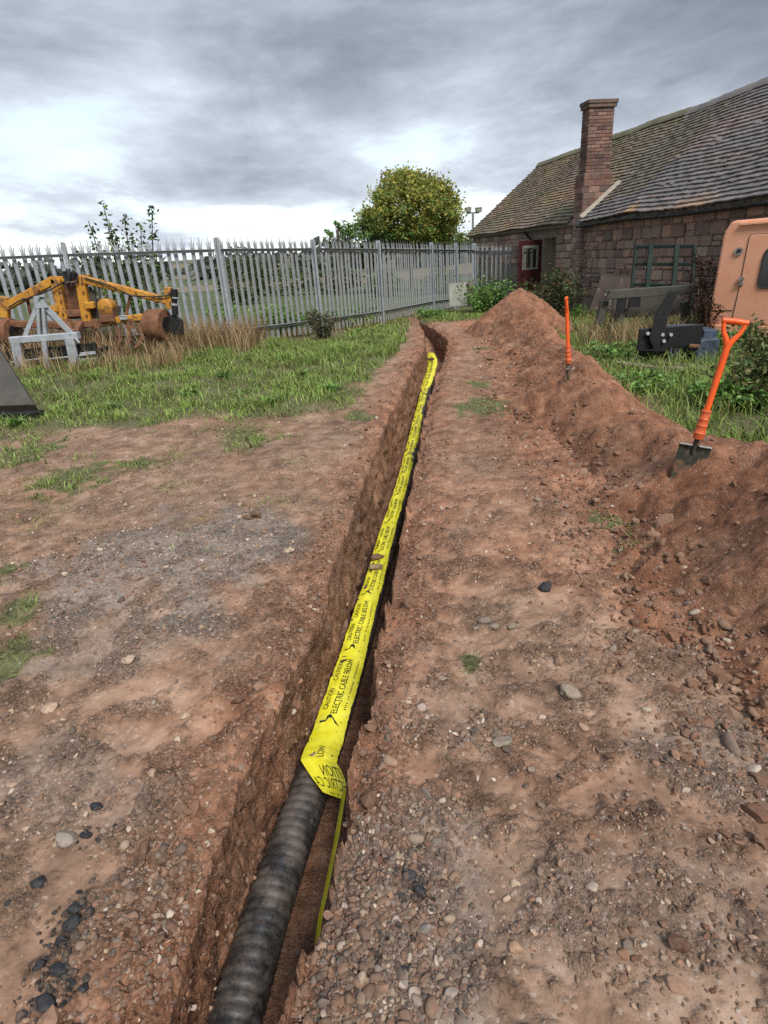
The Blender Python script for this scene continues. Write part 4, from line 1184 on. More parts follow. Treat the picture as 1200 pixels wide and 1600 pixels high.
# doorway: jambs, lintel board, the dark inside
j = MB()
V = [bp_(s, n, z) for s in (DOOR0 + 0.003, DOOR0 + 0.05) for n in (WALLIN - 0.02, WALLIN + 0.44) for z in (GZ, DOORH)]
BOXF = [(0, 1, 3, 2), (4, 6, 7, 5), (0, 4, 5, 1), (2, 3, 7, 6), (0, 2, 6, 4), (1, 5, 7, 3)]
j.add(V, BOXF); j.build('door_jamb', M['plaster'], barn)
j = MB(); j.add([bp_(s, n, z) for s in (DOOR0 - 0.08, DOOR1 + 0.12) for n in (WALLIN - 0.045, WALLIN + 0.1) for z in (DOORH, DOORH + 0.10)], BOXF); j.build('lintel', M['wood'], barn)
j = MB(); j.add([bp_(s, n, z) for s in (DOOR0 + 0.052, DOOR1) for n in (WALLIN + 0.36, WALLIN + 0.44) for z in (GZ, DOORH - 0.003)], BOXF); j.build('inner_door', M['plaster'], barn)

# open door leaf, standing out from the wall
lf = MB(); D0 = WALLIN - 0.03
DW = 0.76


def leaf_box(mb, n0, n1, z0, z1, s0_, s1_):
    mb.add([bp_(s, n, z) for s in (s0_, s1_) for n in (n0, n1) for z in (z0, z1)], BOXF)


SD = DOOR0 - 0.02
door_parts = MB()
leaf_box(door_parts, D0 - DW, D0 - DW + 0.12, GZ + 0.06, DOORH - 0.02, SD - 0.05, SD)
leaf_box(door_parts, D0 - 0.12, D0, GZ + 0.06, DOORH - 0.02, SD - 0.05, SD)
leaf_box(door_parts, D0 - DW + 0.12, D0 - 0.12, DOORH - 0.17, DOORH - 0.02, SD - 0.05, SD)
leaf_box(door_parts, D0 - DW + 0.12, D0 - 0.12, 0.82, 0.97, SD - 0.05, SD)
leaf_box(door_parts, D0 - DW + 0.12, D0 - 0.12, GZ + 0.06, GZ + 0.28, SD - 0.05, SD)
leaf_box(door_parts, D0 - DW + 0.12, D0 - 0.12, GZ + 0.28, 0.82, SD - 0.035, SD - 0.012)
door = door_parts.build('door', M['reddoor'], barn, bevel=0.006); tag(door, 'dark red door standing open')
wf = MB(); a0, a1, z0, z1 = D0 - DW + 0.121, D0 - 0.121, 0.972, DOORH - 0.172
for n0, n1, y0, y1 in ((a0, a0 + 0.03, z0, z1), (a1 - 0.03, a1, z0, z1), (a0 + 0.03, a1 - 0.03, z0, z0 + 0.04), (a0 + 0.03, a1 - 0.03, z1 - 0.07, z1)):
    leaf_box(wf, n0, n1, y0, y1, SD - 0.045, SD + 0.012)
wf.build('window_frame', M['sheet'], door)
for k in range(4):
    g_ = MB(); w_ = (a1 - a0 - 0.10) / 4
    leaf_box(g_, a0 + 0.05 + k * w_ + 0.004, a0 + 0.05 + (k + 1) * w_ - 0.004, z0 + 0.052, z1 - 0.102, SD - 0.03, SD - 0.022); g_.build('pane', M['sheet'] if k % 2 == 0 else M['darkglass'], door)
for k in range(3):
    g_ = MB(); x_ = a0 + 0.05 + (k + 1) * (a1 - a0 - 0.10) / 4
    leaf_box(g_, x_ - 0.016, x_ + 0.016, z0 + 0.052, z1 - 0.102, SD - 0.02, SD + 0.006); g_.build('glazing_bar', M['darksteel'], door)
g_ = MB(); leaf_box(g_, a0 + 0.05, a1 - 0.05, z1 - 0.19, z1 - 0.165, SD - 0.018, SD + 0.009); g_.build('glazing_bar', M['darksteel'], door)

# roof: boarded under-sheet, tiles laid in courses, ridge tiles
SL = math.hypot(HALF, RIDGE - EAVE); SN = HALF / SL; SZ = (RIDGE - EAVE) / SL
CH0, CH1 = 9.52, 9.90          # chimney along the wall


def rp(s, u, lift=0.0):
    """point on the front slope: u metres up from the eaves, lifted square to the slope"""
    return bp_(s, u * SN - lift * SZ, EAVE + u * SZ + lift * SN + sag(s) * (1 - 0.3 * u / SL) + 0.012 * float(pn(s * 0.9, u * 0.9, 310)))


ru = MB()
for sa, sb in ((0.0, CH0), (CH0, CH1), (CH1, LEN)):
    ua = -0.02 if not (sa == CH0) else 1.36
    V = [rp(sa, ua, -0.02), rp(sb, ua, -0.02), rp(sb, SL, -0.02), rp(sa, SL, -0.02), rp(sa, ua, -0.08), rp(sb, ua, -0.08), rp(sb, SL, -0.10), rp(sa, SL, -0.10)]
    ru.add(V, [(0, 1, 2, 3), (7, 6, 5, 4), (0, 4, 5, 1), (1, 5, 6, 2), (3, 2, 6, 7), (0, 3, 7, 4)])
V = [bp_(0, HALF, RIDGE), bp_(LEN, HALF, RIDGE), bp_(LEN, 2 * HALF, EAVE), bp_(0, 2 * HALF, EAVE)]
V += [p - np.array([0, 0, 0.08]) for p in V]
ru.add(V, [(0, 1, 2, 3), (7, 6, 5, 4), (0, 4, 5, 1), (1, 5, 6, 2), (2, 6, 7, 3), (3, 7, 4, 0)])
roof = ru.build('roof', M['wood'], barn)


def tiles():
    V = []; F = []; C = []
    gauge = 0.142; nrow = int(SL / gauge)
    for r in range(nrow + 1):
        u0 = r * gauge - 0.03; s = -0.05 + (0.085 if r % 2 else 0) + random.uniform(-0.01, 0.01)
        while s < LEN:
            near = s > CH0
            w = random.uniform(0.155, 0.185) if near else random.uniform(0.15, 0.175)
            mid = s + w / 2
            if CH0 - 0.28 < mid < CH1 + 0.02 and u0 < 1.30:
                s += w; continue
            lift = random.uniform(0.0, 0.008) + (0.010 if near else 0.0)
            tilt = random.uniform(-0.009, 0.009)
            u1 = min(u0 + gauge * 1.35, SL); uu = u0 + random.uniform(-0.009, 0.009) - (random.uniform(0.02, 0.07) if random.random() < 0.012 else 0)
            th = 0.034
            b = len(V)
            for ss, tt in ((s + 0.003, -tilt), (s + w - 0.003, tilt)):
                V.extend([rp(ss, uu, lift + 0.042 + tt), rp(ss, u1, lift + 0.000), rp(ss, uu, lift + 0.042 + tt - th)])
            F.extend([(b, b + 3, b + 4, b + 1), (b, b + 2, b + 5, b + 3), (b, b + 1, b + 2), (b + 3, b + 5, b + 4)])
            n_ = float(fbm(mid * 0.5, u0 * 0.8, 3, 320)); n2_ = float(pn(mid * 0.35, u0 * 0.9, 330)); rr = random.random()
            if near:
                c = np.array((0.135, 0.122, 0.118)) * (0.82 + 0.36 * rr) + np.array((0.035, 0.010, 0.0)) * max(0, n2_ * 2)
                if rr < 0.08: c = np.array((0.185, 0.155, 0.14))
                if rr > 0.96: c = np.array((0.14, 0.10, 0.085))
                if r < 5 and 12.2 < mid < 15.2: c = c + np.array((0.16, 0.075, 0.0)) * max(0, 0.55 + n_ - 0.14 * r)
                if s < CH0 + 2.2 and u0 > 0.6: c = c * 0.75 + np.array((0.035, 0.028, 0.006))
            else:
                c = np.array((0.150, 0.110, 0.082)) * (0.82 + 0.36 * rr)
                c = c + np.array((0.050, 0.024, 0.0)) * max(0, n_ + 0.12) + np.array((-0.012, 0.008, -0.010)) * max(0, 0.35 + 1.4 * n2_)
                if rr < 0.1: c = c * 1.4
            C.extend([np.clip(c, 0.01, 1)] * 6)
            s += w
    o = np_mesh('roof_tiles', np.array(V), [np.array([f for f in F if len(f) == 4]), np.array([f for f in F if len(f) == 3])], M['tile'], roof, col=np.array(C), smooth=False)
    tag(o, kind='stuff')


tiles()
# ridge tiles, one by one
s = 0.0; k = 0
while s < LEN - 0.2:
    l = 0.40; mb = MB(); prof = [(-0.17, -0.115), (-0.12, -0.035), (-0.05, 0.045), (0.0, 0.062), (0.05, 0.045), (0.12, -0.035), (0.17, -0.115)]
    o0 = float(sag(s)) * 0.7 + random.uniform(-0.008, 0.008)
    V = []
    for ss, sc_ in ((s + 0.006, 1.0), (s + l - 0.006, 0.97)):
        for d in (0.0, -0.02):
            V += [bp_(ss, HALF + x * (1 if d == 0 else 0.94), RIDGE + 0.055 + y * sc_ + d + o0) for x, y in prof]
    F = []
    for i in range(6):
        F += [(i, i + 1, 15 + i, 14 + i), (21 + i, 22 + i, 8 + i, 7 + i), (i, 7 + i, 8 + i, i + 1), (14 + i, 15 + i, 22 + i, 21 + i)]
    mb.add(V, F)
    me_o = mb.build('ridge_tile', M['tile'], roof)
    a = me_o.data.attributes.new('col', 'FLOAT_COLOR', 'POINT'); c = np.array((0.155, 0.135, 0.125)) * random.uniform(0.8, 1.2) if s > CH0 else np.array((0.14, 0.125, 0.075)) * random.uniform(0.8, 1.2)
    a.data.foreach_set('color', np.tile(np.array([*c, 1], np.float32), len(V)))
    s += l; k += 1
# eaves: fascia, gutter on brackets, rafter feet
g_ = MB(); g_.add([bp_(s, n, z) for s in (0.1, CH0 - 0.25) for n in (0.09, 0.14) for z in (EAVE - 0.13, EAVE - 0.035)], BOXF); g_.build('eaves_board', M['wood'], barn)


def gutter(s0_, s1_, z, n_off):
    V = []; F = []; m_ = 7
    ss = np.linspace(s0_, s1_, 28)
    for q in ss:
        for k in range(m_):
            a = PI + PI * k / (m_ - 1)
            V.append(bp_(q, n_off + 0.055 * math.cos(a), z + 0.055 * math.sin(a) + float(sag(q)) * 0.6))
    for i in range(len(ss) - 1):
        for k in range(m_ - 1):
            F.append((i * m_ + k, i * m_ + k + 1, (i + 1) * m_ + k + 1, (i + 1) * m_ + k))
    mb = MB(); mb.add(V, F); o = mb.build('gutter', M['black'], barn, smooth=True)
    md = o.modifiers.new('wall', 'SOLIDIFY'); md.thickness = 0.006
    return o


gt = gutter(CH1 + 0.05, LEN, EAVE - 0.10, -0.045)
br = None; s = CH1 + 0.4
while s < LEN:
    mb = MB(); mb.tube([bp_(s, 0.10, EAVE - 0.03), bp_(s, -0.02, EAVE - 0.05), bp_(s, -0.105, EAVE - 0.06), bp_(s, -0.110, EAVE - 0.11), bp_(s, -0.045, EAVE - 0.165), bp_(s, 0.02, EAVE - 0.11)], 0.010, 5)
    mb.build('gutter_bracket', M['black'], gt); s += 0.82
g_ = MB(); g_.tube([bp_(6.15, 0.02, EAVE - 0.10), bp_(6.15, 0.10, EAVE - 0.20), bp_(6.32, WALLIN - 0.05, EAVE - 0.36), bp_(6.34, WALLIN - 0.05, EAVE - 0.6), bp_(6.34, WALLIN - 0.05, 0.0)], 0.035, 8); g_.build('downpipe', M['black'], barn, smooth=True)
mb = MB()
for s_ in np.arange(CH1 + 0.3, LEN - 0.2, 0.45):
    mb = MB(); mb.add([bp_(s, n, z) for s in (s_ - 0.03, s_ + 0.03) for n, z in ((0.02, EAVE - 0.06), (WALLIN + 0.02, EAVE + 0.08), (0.02, EAVE - 0.15), (WALLIN + 0.02, EAVE - 0.02))], [(0, 1, 3, 2), (4, 6, 7, 5), (0, 4, 5, 1), (2, 3, 7, 6), (0, 2, 6, 4), (1, 5, 7, 3)])
    mb.build('rafter_foot', M['wood'], roof)

# chimney stack with every visible brick its own piece
CN0, CN1, CTOP = 0.12, 0.80, 4.90
ck = MB()


def cbox(mb, s0_, s1_, n0, n1, z0, z1):
    mb.add([bp_(s, n, z) for s in (s0_, s1_) for n in (n0, n1) for z in (z0, z1)], BOXF)


cbox(ck, CH0 + 0.012, CH1 - 0.012, CN0 + 0.012, CN1 - 0.012, EAVE - 0.2, CTOP - 0.02)
cbox(ck, CH0 - 0.05, CH1 + 0.045, CN0 - 0.05, CN1 + 0.06, GZ, 3.30)
chim = ck.build('chimney', M['mortar'], barn)
BRK = np.array([(0.165, 0.088, 0.068), (0.19, 0.105, 0.080), (0.140, 0.082, 0.068), (0.165, 0.108, 0.086), (0.21, 0.13, 0.10), (0.10, 0.068, 0.060)])


def brick(s0_, s1_, n0, n1, z0, z1, dark):
    mb = MB(); c = 0.007
    S_, N_ = (s0_, s1_), (n0, n1)
    if s1_ - s0_ > 0.06:                       # on the wall-side face: chamfer towards -n
        V = [bp_(s, n1, z) for s, z in ((s0_, z0), (s1_, z0), (s1_, z1), (s0_, z1))] + [bp_(s, n0 + c, z) for s, z in ((s0_, z0), (s1_, z0), (s1_, z1), (s0_, z1))] + [bp_(s, n0, z) for s, z in ((s0_ + c, z0 + c), (s1_ - c, z0 + c), (s1_ - c, z1 - c), (s0_ + c, z1 - c))]
    else:                                      # on the gable-side face: chamfer towards +s
        V = [bp_(s0_, n, z) for n, z in ((n0, z0), (n1, z0), (n1, z1), (n0, z1))] + [bp_(s1_ - c, n, z) for n, z in ((n0, z0), (n1, z0), (n1, z1), (n0, z1))] + [bp_(s1_, n, z) for n, z in ((n0 + c, z0 + c), (n1 - c, z0 + c), (n1 - c, z1 - c), (n0 + c, z1 - c))]
    F = [(r * 4 + i, r * 4 + (i + 1) % 4, r * 4 + 4 + (i + 1) % 4, r * 4 + 4 + i) for r in (0, 1) for i in range(4)] + [(8, 9, 10, 11)]
    if s1_ - s0_ > 0.06:
        F = [tuple(reversed(f)) for f in F]
    o = mb.add(V, F).build('brick', M['wallstone'], chim)
    cc = (BRK[random.randrange(6)] if z0 > 2.3 else STC[random.randrange(7)]) * random.uniform(0.8, 1.25) * dark
    a = o.data.attributes.new('col', 'FLOAT_COLOR', 'POINT'); a.data.foreach_set('color', np.tile(np.array([*cc, 1], np.float32), len(V)))


def brick_face(s_face, n_face, s0_, s1_, n0, n1, z0, z1, ch, ln):
    z = z0; r = 0
    while z < z1 - 0.02:
        h = min(ch, z1 - z)
        dark = 0.82 if 2.9 < z < 3.7 else 1.0
        n = n0 - (ln / 2 if r % 2 else 0)
        while n < n1 - 0.02:                   # face towards +s
            a, b_ = max(n, n0) + 0.005, min(n + ln, n1) - 0.005
            if b_ - a > 0.03:
                brick(s_face - 0.004, s_face + 0.014 + random.uniform(-0.004, 0.004), a, b_, z + 0.005, z + h - 0.005, dark)
            n += ln
        s = s0_ - (ln / 2 if r % 2 == 0 else 0)
        while s < s1_ - 0.02:                  # face towards -n
            a, b_ = max(s, s0_) + 0.005, min(s + ln, s1_) - 0.005
            if b_ - a > 0.062:
                brick(a, b_, n_face - 0.014 + random.uniform(-0.004, 0.004), n_face + 0.004, z + 0.005, z + h - 0.005, dark)
            s += ln
        z += h; r += 1


brick_face(CH1 - 0.012, CN0 + 0.012, CH0, CH1, CN0, CN1, 3.305, CTOP - 0.17, 0.078, 0.235)
brick_face(CH1 + 0.045, CN0 - 0.05, CH0 - 0.05, CH1 + 0.045, CN0 - 0.05, CN1 + 0.06, 0.62, 3.29, 0.148, 0.30)
cc_ = MB(); cbox(cc_, CH0 - 0.04, CH1 + 0.04, CN0 - 0.04, CN1 + 0.04, CTOP - 0.165, CTOP - 0.085); cbox(cc_, CH0 - 0.06, CH1 + 0.06, CN0 - 0.06, CN1 + 0.06, CTOP - 0.083, CTOP)
cc_.build('chimney_cap', M['cap'], chim, bevel=0.008)
fl_ = MB(); U0_, U1_ = 0.10, 1.40
fl_.add([rp(CH1 + 0.062, U0_, 0.035), rp(CH1 + 0.16, U0_, 0.045), rp(CH1 + 0.15, U1_, 0.045), rp(CH1 + 0.062, U1_, 0.035), rp(CH1 + 0.062, U0_, 0.13), rp(CH1 + 0.062, U1_, 0.12)], [(0, 1, 2, 3), (4, 5, 2, 1), (0, 4, 1), (3, 2, 5), (0, 3, 5, 4)])
fl_.build('cement_fillet', M['lead'], chim)

# ================================================================== palisade fence
FH = 2.0


def pale_mesh():
    """W-section galvanised pale with a split, splayed top"""
    xs = [-0.037, -0.028, -0.013, 0.0, 0.013, 0.028, 0.037]; ys = [0.004, -0.010, 0.012, 0.004, 0.012, -0.010, 0.004]
    V = []; F = []; zt = FH - 0.17; th = 0.003
    for z in (0.03, zt):
        for d in (0, th):
            V += [(x, y + d, z) for x, y in zip(xs, ys)]
    for i in range(6):
        F += [(i, i + 1, 15 + i, 14 + i), (8 + i, 7 + i, 21 + i, 22 + i)]
    F += [(0, 14, 21, 7), (6, 13, 27, 20)]

    def spike(i0, i1, tip, bend):
        b = len(V)
        a, c = 14 + i0, 14 + i1
        mx_ = (xs[i0] + xs[i1]) / 2; my = (ys[i0] + ys[i1]) / 2
        hw = (xs[i1] - xs[i0]) / 2
        V.extend([(mx_ + bend[0] * 0.35 - hw, my + bend[1] * 0.35, zt + 0.07), (mx_ + bend[0] * 0.35 + hw, my + bend[1] * 0.35, zt + 0.07), (mx_ + bend[0], my + bend[1], tip)])
        V.extend([(mx_ + bend[0] * 0.35 - hw, my + bend[1] * 0.35 + th, zt + 0.07), (mx_ + bend[0] * 0.35 + hw, my + bend[1] * 0.35 + th, zt + 0.07)])
        F.extend([(a, c, b + 1, b), (b, b + 1, b + 2), (21 + i1, 21 + i0, b + 3, b + 4), (b + 4, b + 3, b + 2), (b, b + 2, b + 3), (b + 1, b + 4, b + 2)])
    spike(0, 2, FH - 0.05, (-0.030, 0.012)); spike(2, 4, FH + 0.035, (0, 0.0)); spike(4, 6, FH - 0.05, (0.030, 0.012))
    return V, F


PV, PF = pale_mesh()


def fence(name, label, pts, tops, mat, posts):
    """pts: plan points; tops: height of the spikes at each; the rails run on the near side of the pales"""
    root = thing(name, (pts[0][0], pts[0][1], tops[0] - FH), label, 'fence', group='galvanised palisade fence round the yard')
    O = np.array(root.location)
    first = None
    for (p, q), (ta, tb) in zip(zip(pts[:-1], pts[1:]), zip(tops[:-1], tops[1:])):
        p = np.array(p, float); q = np.array(q, float); d = q - p; ln = np.hypot(*d); d /= ln
        nrm = np.array([d[1], -d[0]]); nrm = nrm if nrm @ p < 0 else -nrm       # towards the camera
        n = max(1, round((ln - 0.12) / 0.155)); ang = math.atan2(d[1], d[0])
        for k in range(n):
            t = (k + 0.5) / n; c = p + d * (0.06 + t * (ln - 0.12)); top = ta + (tb - ta) * t
            loc = np.array([c[0], c[1], top - FH]) - O
            rot = (random.uniform(-0.012, 0.012), random.uniform(-0.014, 0.014), ang + random.uniform(-0.05, 0.05))
            if first is None:
                mb = MB(); mb.v = PV; mb.f = PF; first = mb.build('pale', mat, root); first.location = loc; first.rotation_euler = rot
            else:
                link_copy(first, root, loc, rot)
        for zr in (FH - 0.235, 0.28):
            a = np.array([*(p + d * 0.03 + nrm * 0.032), ta - FH + zr]) - O; b_ = np.array([*(q - d * 0.03 + nrm * 0.032), tb - FH + zr]) - O
            mb = MB(); mb.bar(a, b_, 0.006, 0.048); mb.bar(a + np.array([*(nrm * 0.022), 0.027]), b_ + np.array([*(nrm * 0.022), 0.027]), 0.045, 0.006)
            mb.build('rail', M['galv'], root)
    for p, t_, ang in posts:
        mb = MB(); u = np.array([math.cos(ang), math.sin(ang)]); v = np.array([-u[1], u[0]])
        prof = [(-0.032, -0.05), (0.032, -0.05), (0.032, -0.042), (0.004, -0.038), (0.004, 0.038), (0.032, 0.042), (0.032, 0.05), (-0.032, 0.05), (-0.032, 0.042), (-0.004, 0.038), (-0.004, -0.038), (-0.032, -0.042)]
        nrm = -np.array(p) / np.hypot(*p)
        base = np.array([*p, t_ - FH - 0.25]) - O; V = []
        vv = v if v @ nrm > 0 else -v
        for z, sc_ in ((0, 1), (FH + 0.185, 1), (FH + 0.227, 0.75), (FH + 0.24, 0.35)):
            V += [base + np.array([*(u * x * sc_ + vv * (y + 0.04)), z]) for x, y in prof]
        F = [(r * 12 + i, r * 12 + (i + 1) % 12, r * 12 + 12 + (i + 1) % 12, r * 12 + 12 + i) for r in range(3) for i in range(12)] + [tuple(range(36, 48))]
        mb.add(V, F); mb.build('post', M['galv'], root)
    return root


FA = (-2.84, 12.35); FB = (-1.19, 14.2); FC = (0.27, 16.3); FD = (1.93, 19.6); FE = (2.85, 20.9); FF = (3.66, 22.1); FG = (5.02, 21.75)
FL1 = (-5.55, 12.1); FL0 = (-8.2, 11.85)
aL = math.atan2(FA[1] - FL0[1], FA[0] - FL0[0]); aD = math.atan2(FC[1] - FA[1], FC[0] - FA[0]); aE = math.atan2(FF[1] - FD[1], FF[0] - FD[0])
fence('palisade_fence', 'grey palisade fence stretch behind the yellow cultivator', [FL0, FL1, FA], [2.33, 2.27, 2.19], M['galv'], [(FL1, 2.27, aL), (FA, 2.19, aD)])
fence('palisade_fence', 'long grey palisade fence stretch receding towards the barn', [FA, FB, FC, FD, FE, FF], [2.19, 2.12, 2.04, 1.95, 1.90, 1.85], M['galv_dull'], [(FB, 2.10, aD), (FC, 2.03, aD), (FD, 1.95, aE), (FE, 1.90, aE), (FF, 1.86, aE)])
fence('palisade_fence', 'short palisade fence stretch closing the gap to the barn wall', [FF, FG], [1.83, 1.73], M['galv_dull'], [])

# board and stump propped at the fence corner
p = at(715, 476, 19.2)
bd = MB((p[0], p[1], p[2])); c0 = at(702, 443, 19.3); c1 = at(730, 441, 19.3); c2 = at(730, 478, 19.0); c3 = at(702, 478, 19.0)
dv = np.array([0, 0.03, 0]); bd.add([c0, c1, c2, c3, c0 + dv, c1 + dv, c2 + dv, c3 + dv], [(3, 2, 1, 0), (4, 5, 6, 7), (0, 1, 5, 4), (1, 2, 6, 5), (2, 3, 7, 6), (3, 0, 4, 7)])
o = bd.build('sheet_board', M['sheet'], None, bevel=0.004); o.location = p; tag(o, 'grey green sheet board propped against the palisade fence corner', 'board')
p = at(736, 478, 19.1); tp_ = at(735, 440, 19.2)
mb = MB(p); mb.bar(p, tp_, 0.17, 0.12, up=(0, 1, 0)); o = mb.build('timber_post', M['wood'], None, bevel=0.01); o.location = p; tag(o, 'short brown timber post beside the grey sheet board', 'post')

# ================================================================== yellow cultivator by the fence
YC = 11.35
cv = thing('cultivator', (*at(150, 560, YC)[:2], 0.15), 'faded yellow folding cultivator with rusty rollers standing against the fence', 'farm implement')
CO = np.array(cv.location)


def q(x, y, dy=0.0):
    return at(x, y, YC + dy) - CO


def part(name, mat, fn, parent=cv, bevel=0.0, smooth=False):
    mb = MB(); fn(mb); return mb.build(name, mat, parent, smooth, bevel)


part('upright', M['yellow'], lambda m_: m_.bar(q(87, 436), q(101, 503), 0.17, 0.13, up=(0, 1, 0)), bevel=0.008)
part('upright', M['yellow'], lambda m_: m_.bar(q(125, 433), q(137, 502), 0.17, 0.13, up=(0, 1, 0)), bevel=0.008)
part('cross_head', M['yellow'], lambda m_: (m_.bar(q(84, 437, 0.1), q(131, 434, 0.1), 0.11, 0.10), m_.bar(q(110, 434, 0.05), q(140, 432, 0.05), 0.08, 0.07)), bevel=0.006)
part('top_arm', M['yellow'], lambda m_: (m_.bar(q(86, 437), q(12, 478), 0.13, 0.14),), bevel=0.008)
part('top_arm', M['yellow'], lambda m_: (m_.bar(q(129, 436), q(262, 470), 0.13, 0.13),), bevel=0.008)
part('end_post', M['yellow'], lambda m_: (m_.bar(q(263, 449), q(266, 482), 0.13, 0.13, up=(0, 1, 0)),), bevel=0.008)
part('end_post', M['yellow'], lambda m_: (m_.bar(q(6, 464), q(8, 496), 0.16, 0.14, up=(0, 1, 0)),), bevel=0.008)
part('lower_beam', M['rust'], lambda m_: (m_.bar(q(-12, 505), q(96, 508), 0.13, 0.12), m_.bar(q(96, 508), q(172, 504), 0.14, 0.13)), bevel=0.006)
bmm = part('lower_beam', M['yellow'], lambda m_: (m_.bar(q(172, 501), q(236, 494), 0.13, 0.12),), bevel=0.006)
tag(bmm, 'orange brown stretch of the lower beam')
part('side_plate', M['darksteel'], lambda m_: (m_.prism([(-0.09, -0.30), (0.09, -0.30), (0.16, 0.28), (0.02, 0.30)], 0.05, q(142, 480, 0.10), (1, 0, 0), (0, 0, 1)),))
part('centre_plate', M['rust'], lambda m_: (m_.box(q(114, 470, 0.12), (0.30, 0.05, 0.62)), m_.bar(q(104, 490), q(128, 489), 0.10, 0.12)))
part('motor_cover', M['yellow'], lambda m_: (m_.tube([q(168, 478) + np.array([0, -0.14, 0]), q(168, 478) + np.array([0, -0.12, 0]), q(168, 478) + np.array([0, 0.12, 0]), q(168, 478) + np.array([0, 0.14, 0])], [0.10, 0.13, 0.13, 0.10], 14),), smooth=True)
part('motor_block', M['rust'], lambda m_: (m_.box(q(170, 491), (0.26, 0.24, 0.24)),), bevel=0.01)
part('ram_bracket', M['yellow'], lambda m_: (m_.box(q(141, 477, -0.05), (0.16, 0.12, 0.12)),), bevel=0.02)
part('ram_bracket', M['yellow'], lambda m_: (m_.box(q(86, 482, -0.05), (0.14, 0.12, 0.12)),), bevel=0.02)
for i, (x_, r_) in enumerate(((108, 0.05), (116, 0.04), (101, 0.035))):
    part('valve', M['black'], lambda m_: (m_.tube([q(x_, 438 - i * 2, -0.06), q(x_, 428 - 2 * i, -0.06), q(x_ - 2, 420 + i * 3, -0.05)], [r_, r_ * 1.1, r_ * 0.6], 8),), smooth=True)
part('hose', M['rubber'], lambda m_: (m_.tube([q(105, 432, -0.08), q(112, 448, -0.11), q(121, 440, -0.10), q(121, 428, -0.08), q(116, 430, -0.05)], 0.016, 6),), smooth=True)
part('hose', M['rubber'], lambda m_: (m_.tube([q(100, 426, -0.08), q(103, 448, -0.13), q(112, 462, -0.12), q(118, 452, -0.09)], 0.014, 6),), smooth=True)
part('chain', M['rust'], lambda m_: (m_.tube([q(50, 448, -0.09), q(54, 456, -0.11), q(60, 464, -0.13), q(66, 466, -0.14)], 0.014, 5),), smooth=True)
part('support_rod', M['darksteel'], lambda m_: (m_.bar(q(154, 446, -0.02), q(160, 500, -0.02), 0.04, 0.04, up=(0, 1, 0)),))
part('support_rod', M['darksteel'], lambda m_: (m_.bar(q(140, 448, 0.1), q(158, 490, 0.1), 0.05, 0.04, up=(0, 1, 0)),))


def drum(x, yt, yb, mat=M['rust']):
    c = (q(x, yt) + q(x, yb)) / 2; r = 0.5 * np.linalg.norm(q(x, yt) - q(x, yb))
    ax = np.array([1.0, -0.25, 0]); ax /= np.linalg.norm(ax); w = 0.17
    mb = MB(); mb.tube([c - ax * w, c - ax * (w - 0.02), c + ax * (w - 0.02), c + ax * w], [r * 0.93, r, r, r * 0.93], 26)
    o = mb.build('roller', mat, cv, smooth=True)
    h = MB(); h.tube([c + ax * w, c + ax * (w + 0.03)], r * 0.5, 16); h.build('hub', M['black'], o, smooth=True)
    return o


drum(247, 483, 533); drum(10, 498, 540)
part('hydraulic_ram', M['black'], lambda m_: (m_.tube([q(272, 452, -0.08), q(273, 468, -0.08)], 0.062, 10), m_.tube([q(273, 468, -0.08), q(273, 476, -0.08)], 0.045, 10), m_.tube([q(273, 476, -0.08), q(274, 492, -0.08)], 0.055, 10)), smooth=True)
part('ram_collar', M['galv'], lambda m_: (m_.tube([q(274, 464, -0.08), q(274, 466, -0.08)], 0.068, 10), m_.tube([q(273, 474, -0.08), q(273, 477, -0.08)], 0.064, 10)), smooth=True)
part('wheel_bracket', M['black'], lambda m_: (m_.prism([(-0.10, -0.18), (0.12, -0.20), (0.14, 0.05), (0.02, 0.16), (-0.08, 0.14)], 0.09, q(275, 505), (1, 0, 0), (0, 0, 1)),), bevel=0.01)
for x_, y_ in ((40, 508), (66, 510), (93, 512), (120, 510), (147, 510), (180, 505), (195, 504), (215, 500)):
    part('tine', M['rust'], lambda m_: (m_.tube([q(x_, y_), q(x_ + 5, y_ + 12, -0.05), q(x_ + 8, y_ + 26, -0.14), q(x_ + 1, y_ + 40, -0.26), q(x_ - 6, y_ + 44, -0.34)], [0.030, 0.028, 0.026, 0.03, 0.012], 5),), smooth=True)
part('clamp', M['galv'], lambda m_: (m_.box(q(193, 497, -0.09), (0.13, 0.03, 0.05)), m_.tube([q(186, 494, -0.1), q(198, 493, -0.1)], 0.012, 6)))

for x_, y_ in ((90, 442), (92, 455), (95, 470), (98, 490), (128, 441), (130, 456), (133, 475), (135, 492), (150, 441), (180, 449), (212, 457), (240, 464), (60, 452), (35, 466), (265, 456), (266, 472), (12, 482)):
    part('bolt', M['rust'], lambda m_: (m_.tube([q(x_, y_, -0.06), q(x_, y_, -0.10)], 0.018, 6),))
for x_ in (70, 108, 150, 205):
    part('clamp_plate', M['rust'], lambda m_: (m_.box(q(x_, 506, -0.09), (0.10, 0.025, 0.17)),), bevel=0.004)
part('hose', M['rubber'], lambda m_: (m_.tube([q(132, 434, -0.09), q(170, 446, -0.10), q(205, 462, -0.12), q(238, 464, -0.10), q(262, 462, -0.10), q(271, 455, -0.1)], 0.013, 5),), smooth=True)
part('hose', M['rubber'], lambda m_: (m_.tube([q(100, 440, -0.1), q(80, 452, -0.12), q(55, 463, -0.13), q(30, 470, -0.11), q(14, 480, -0.1)], 0.013, 5),), smooth=True)
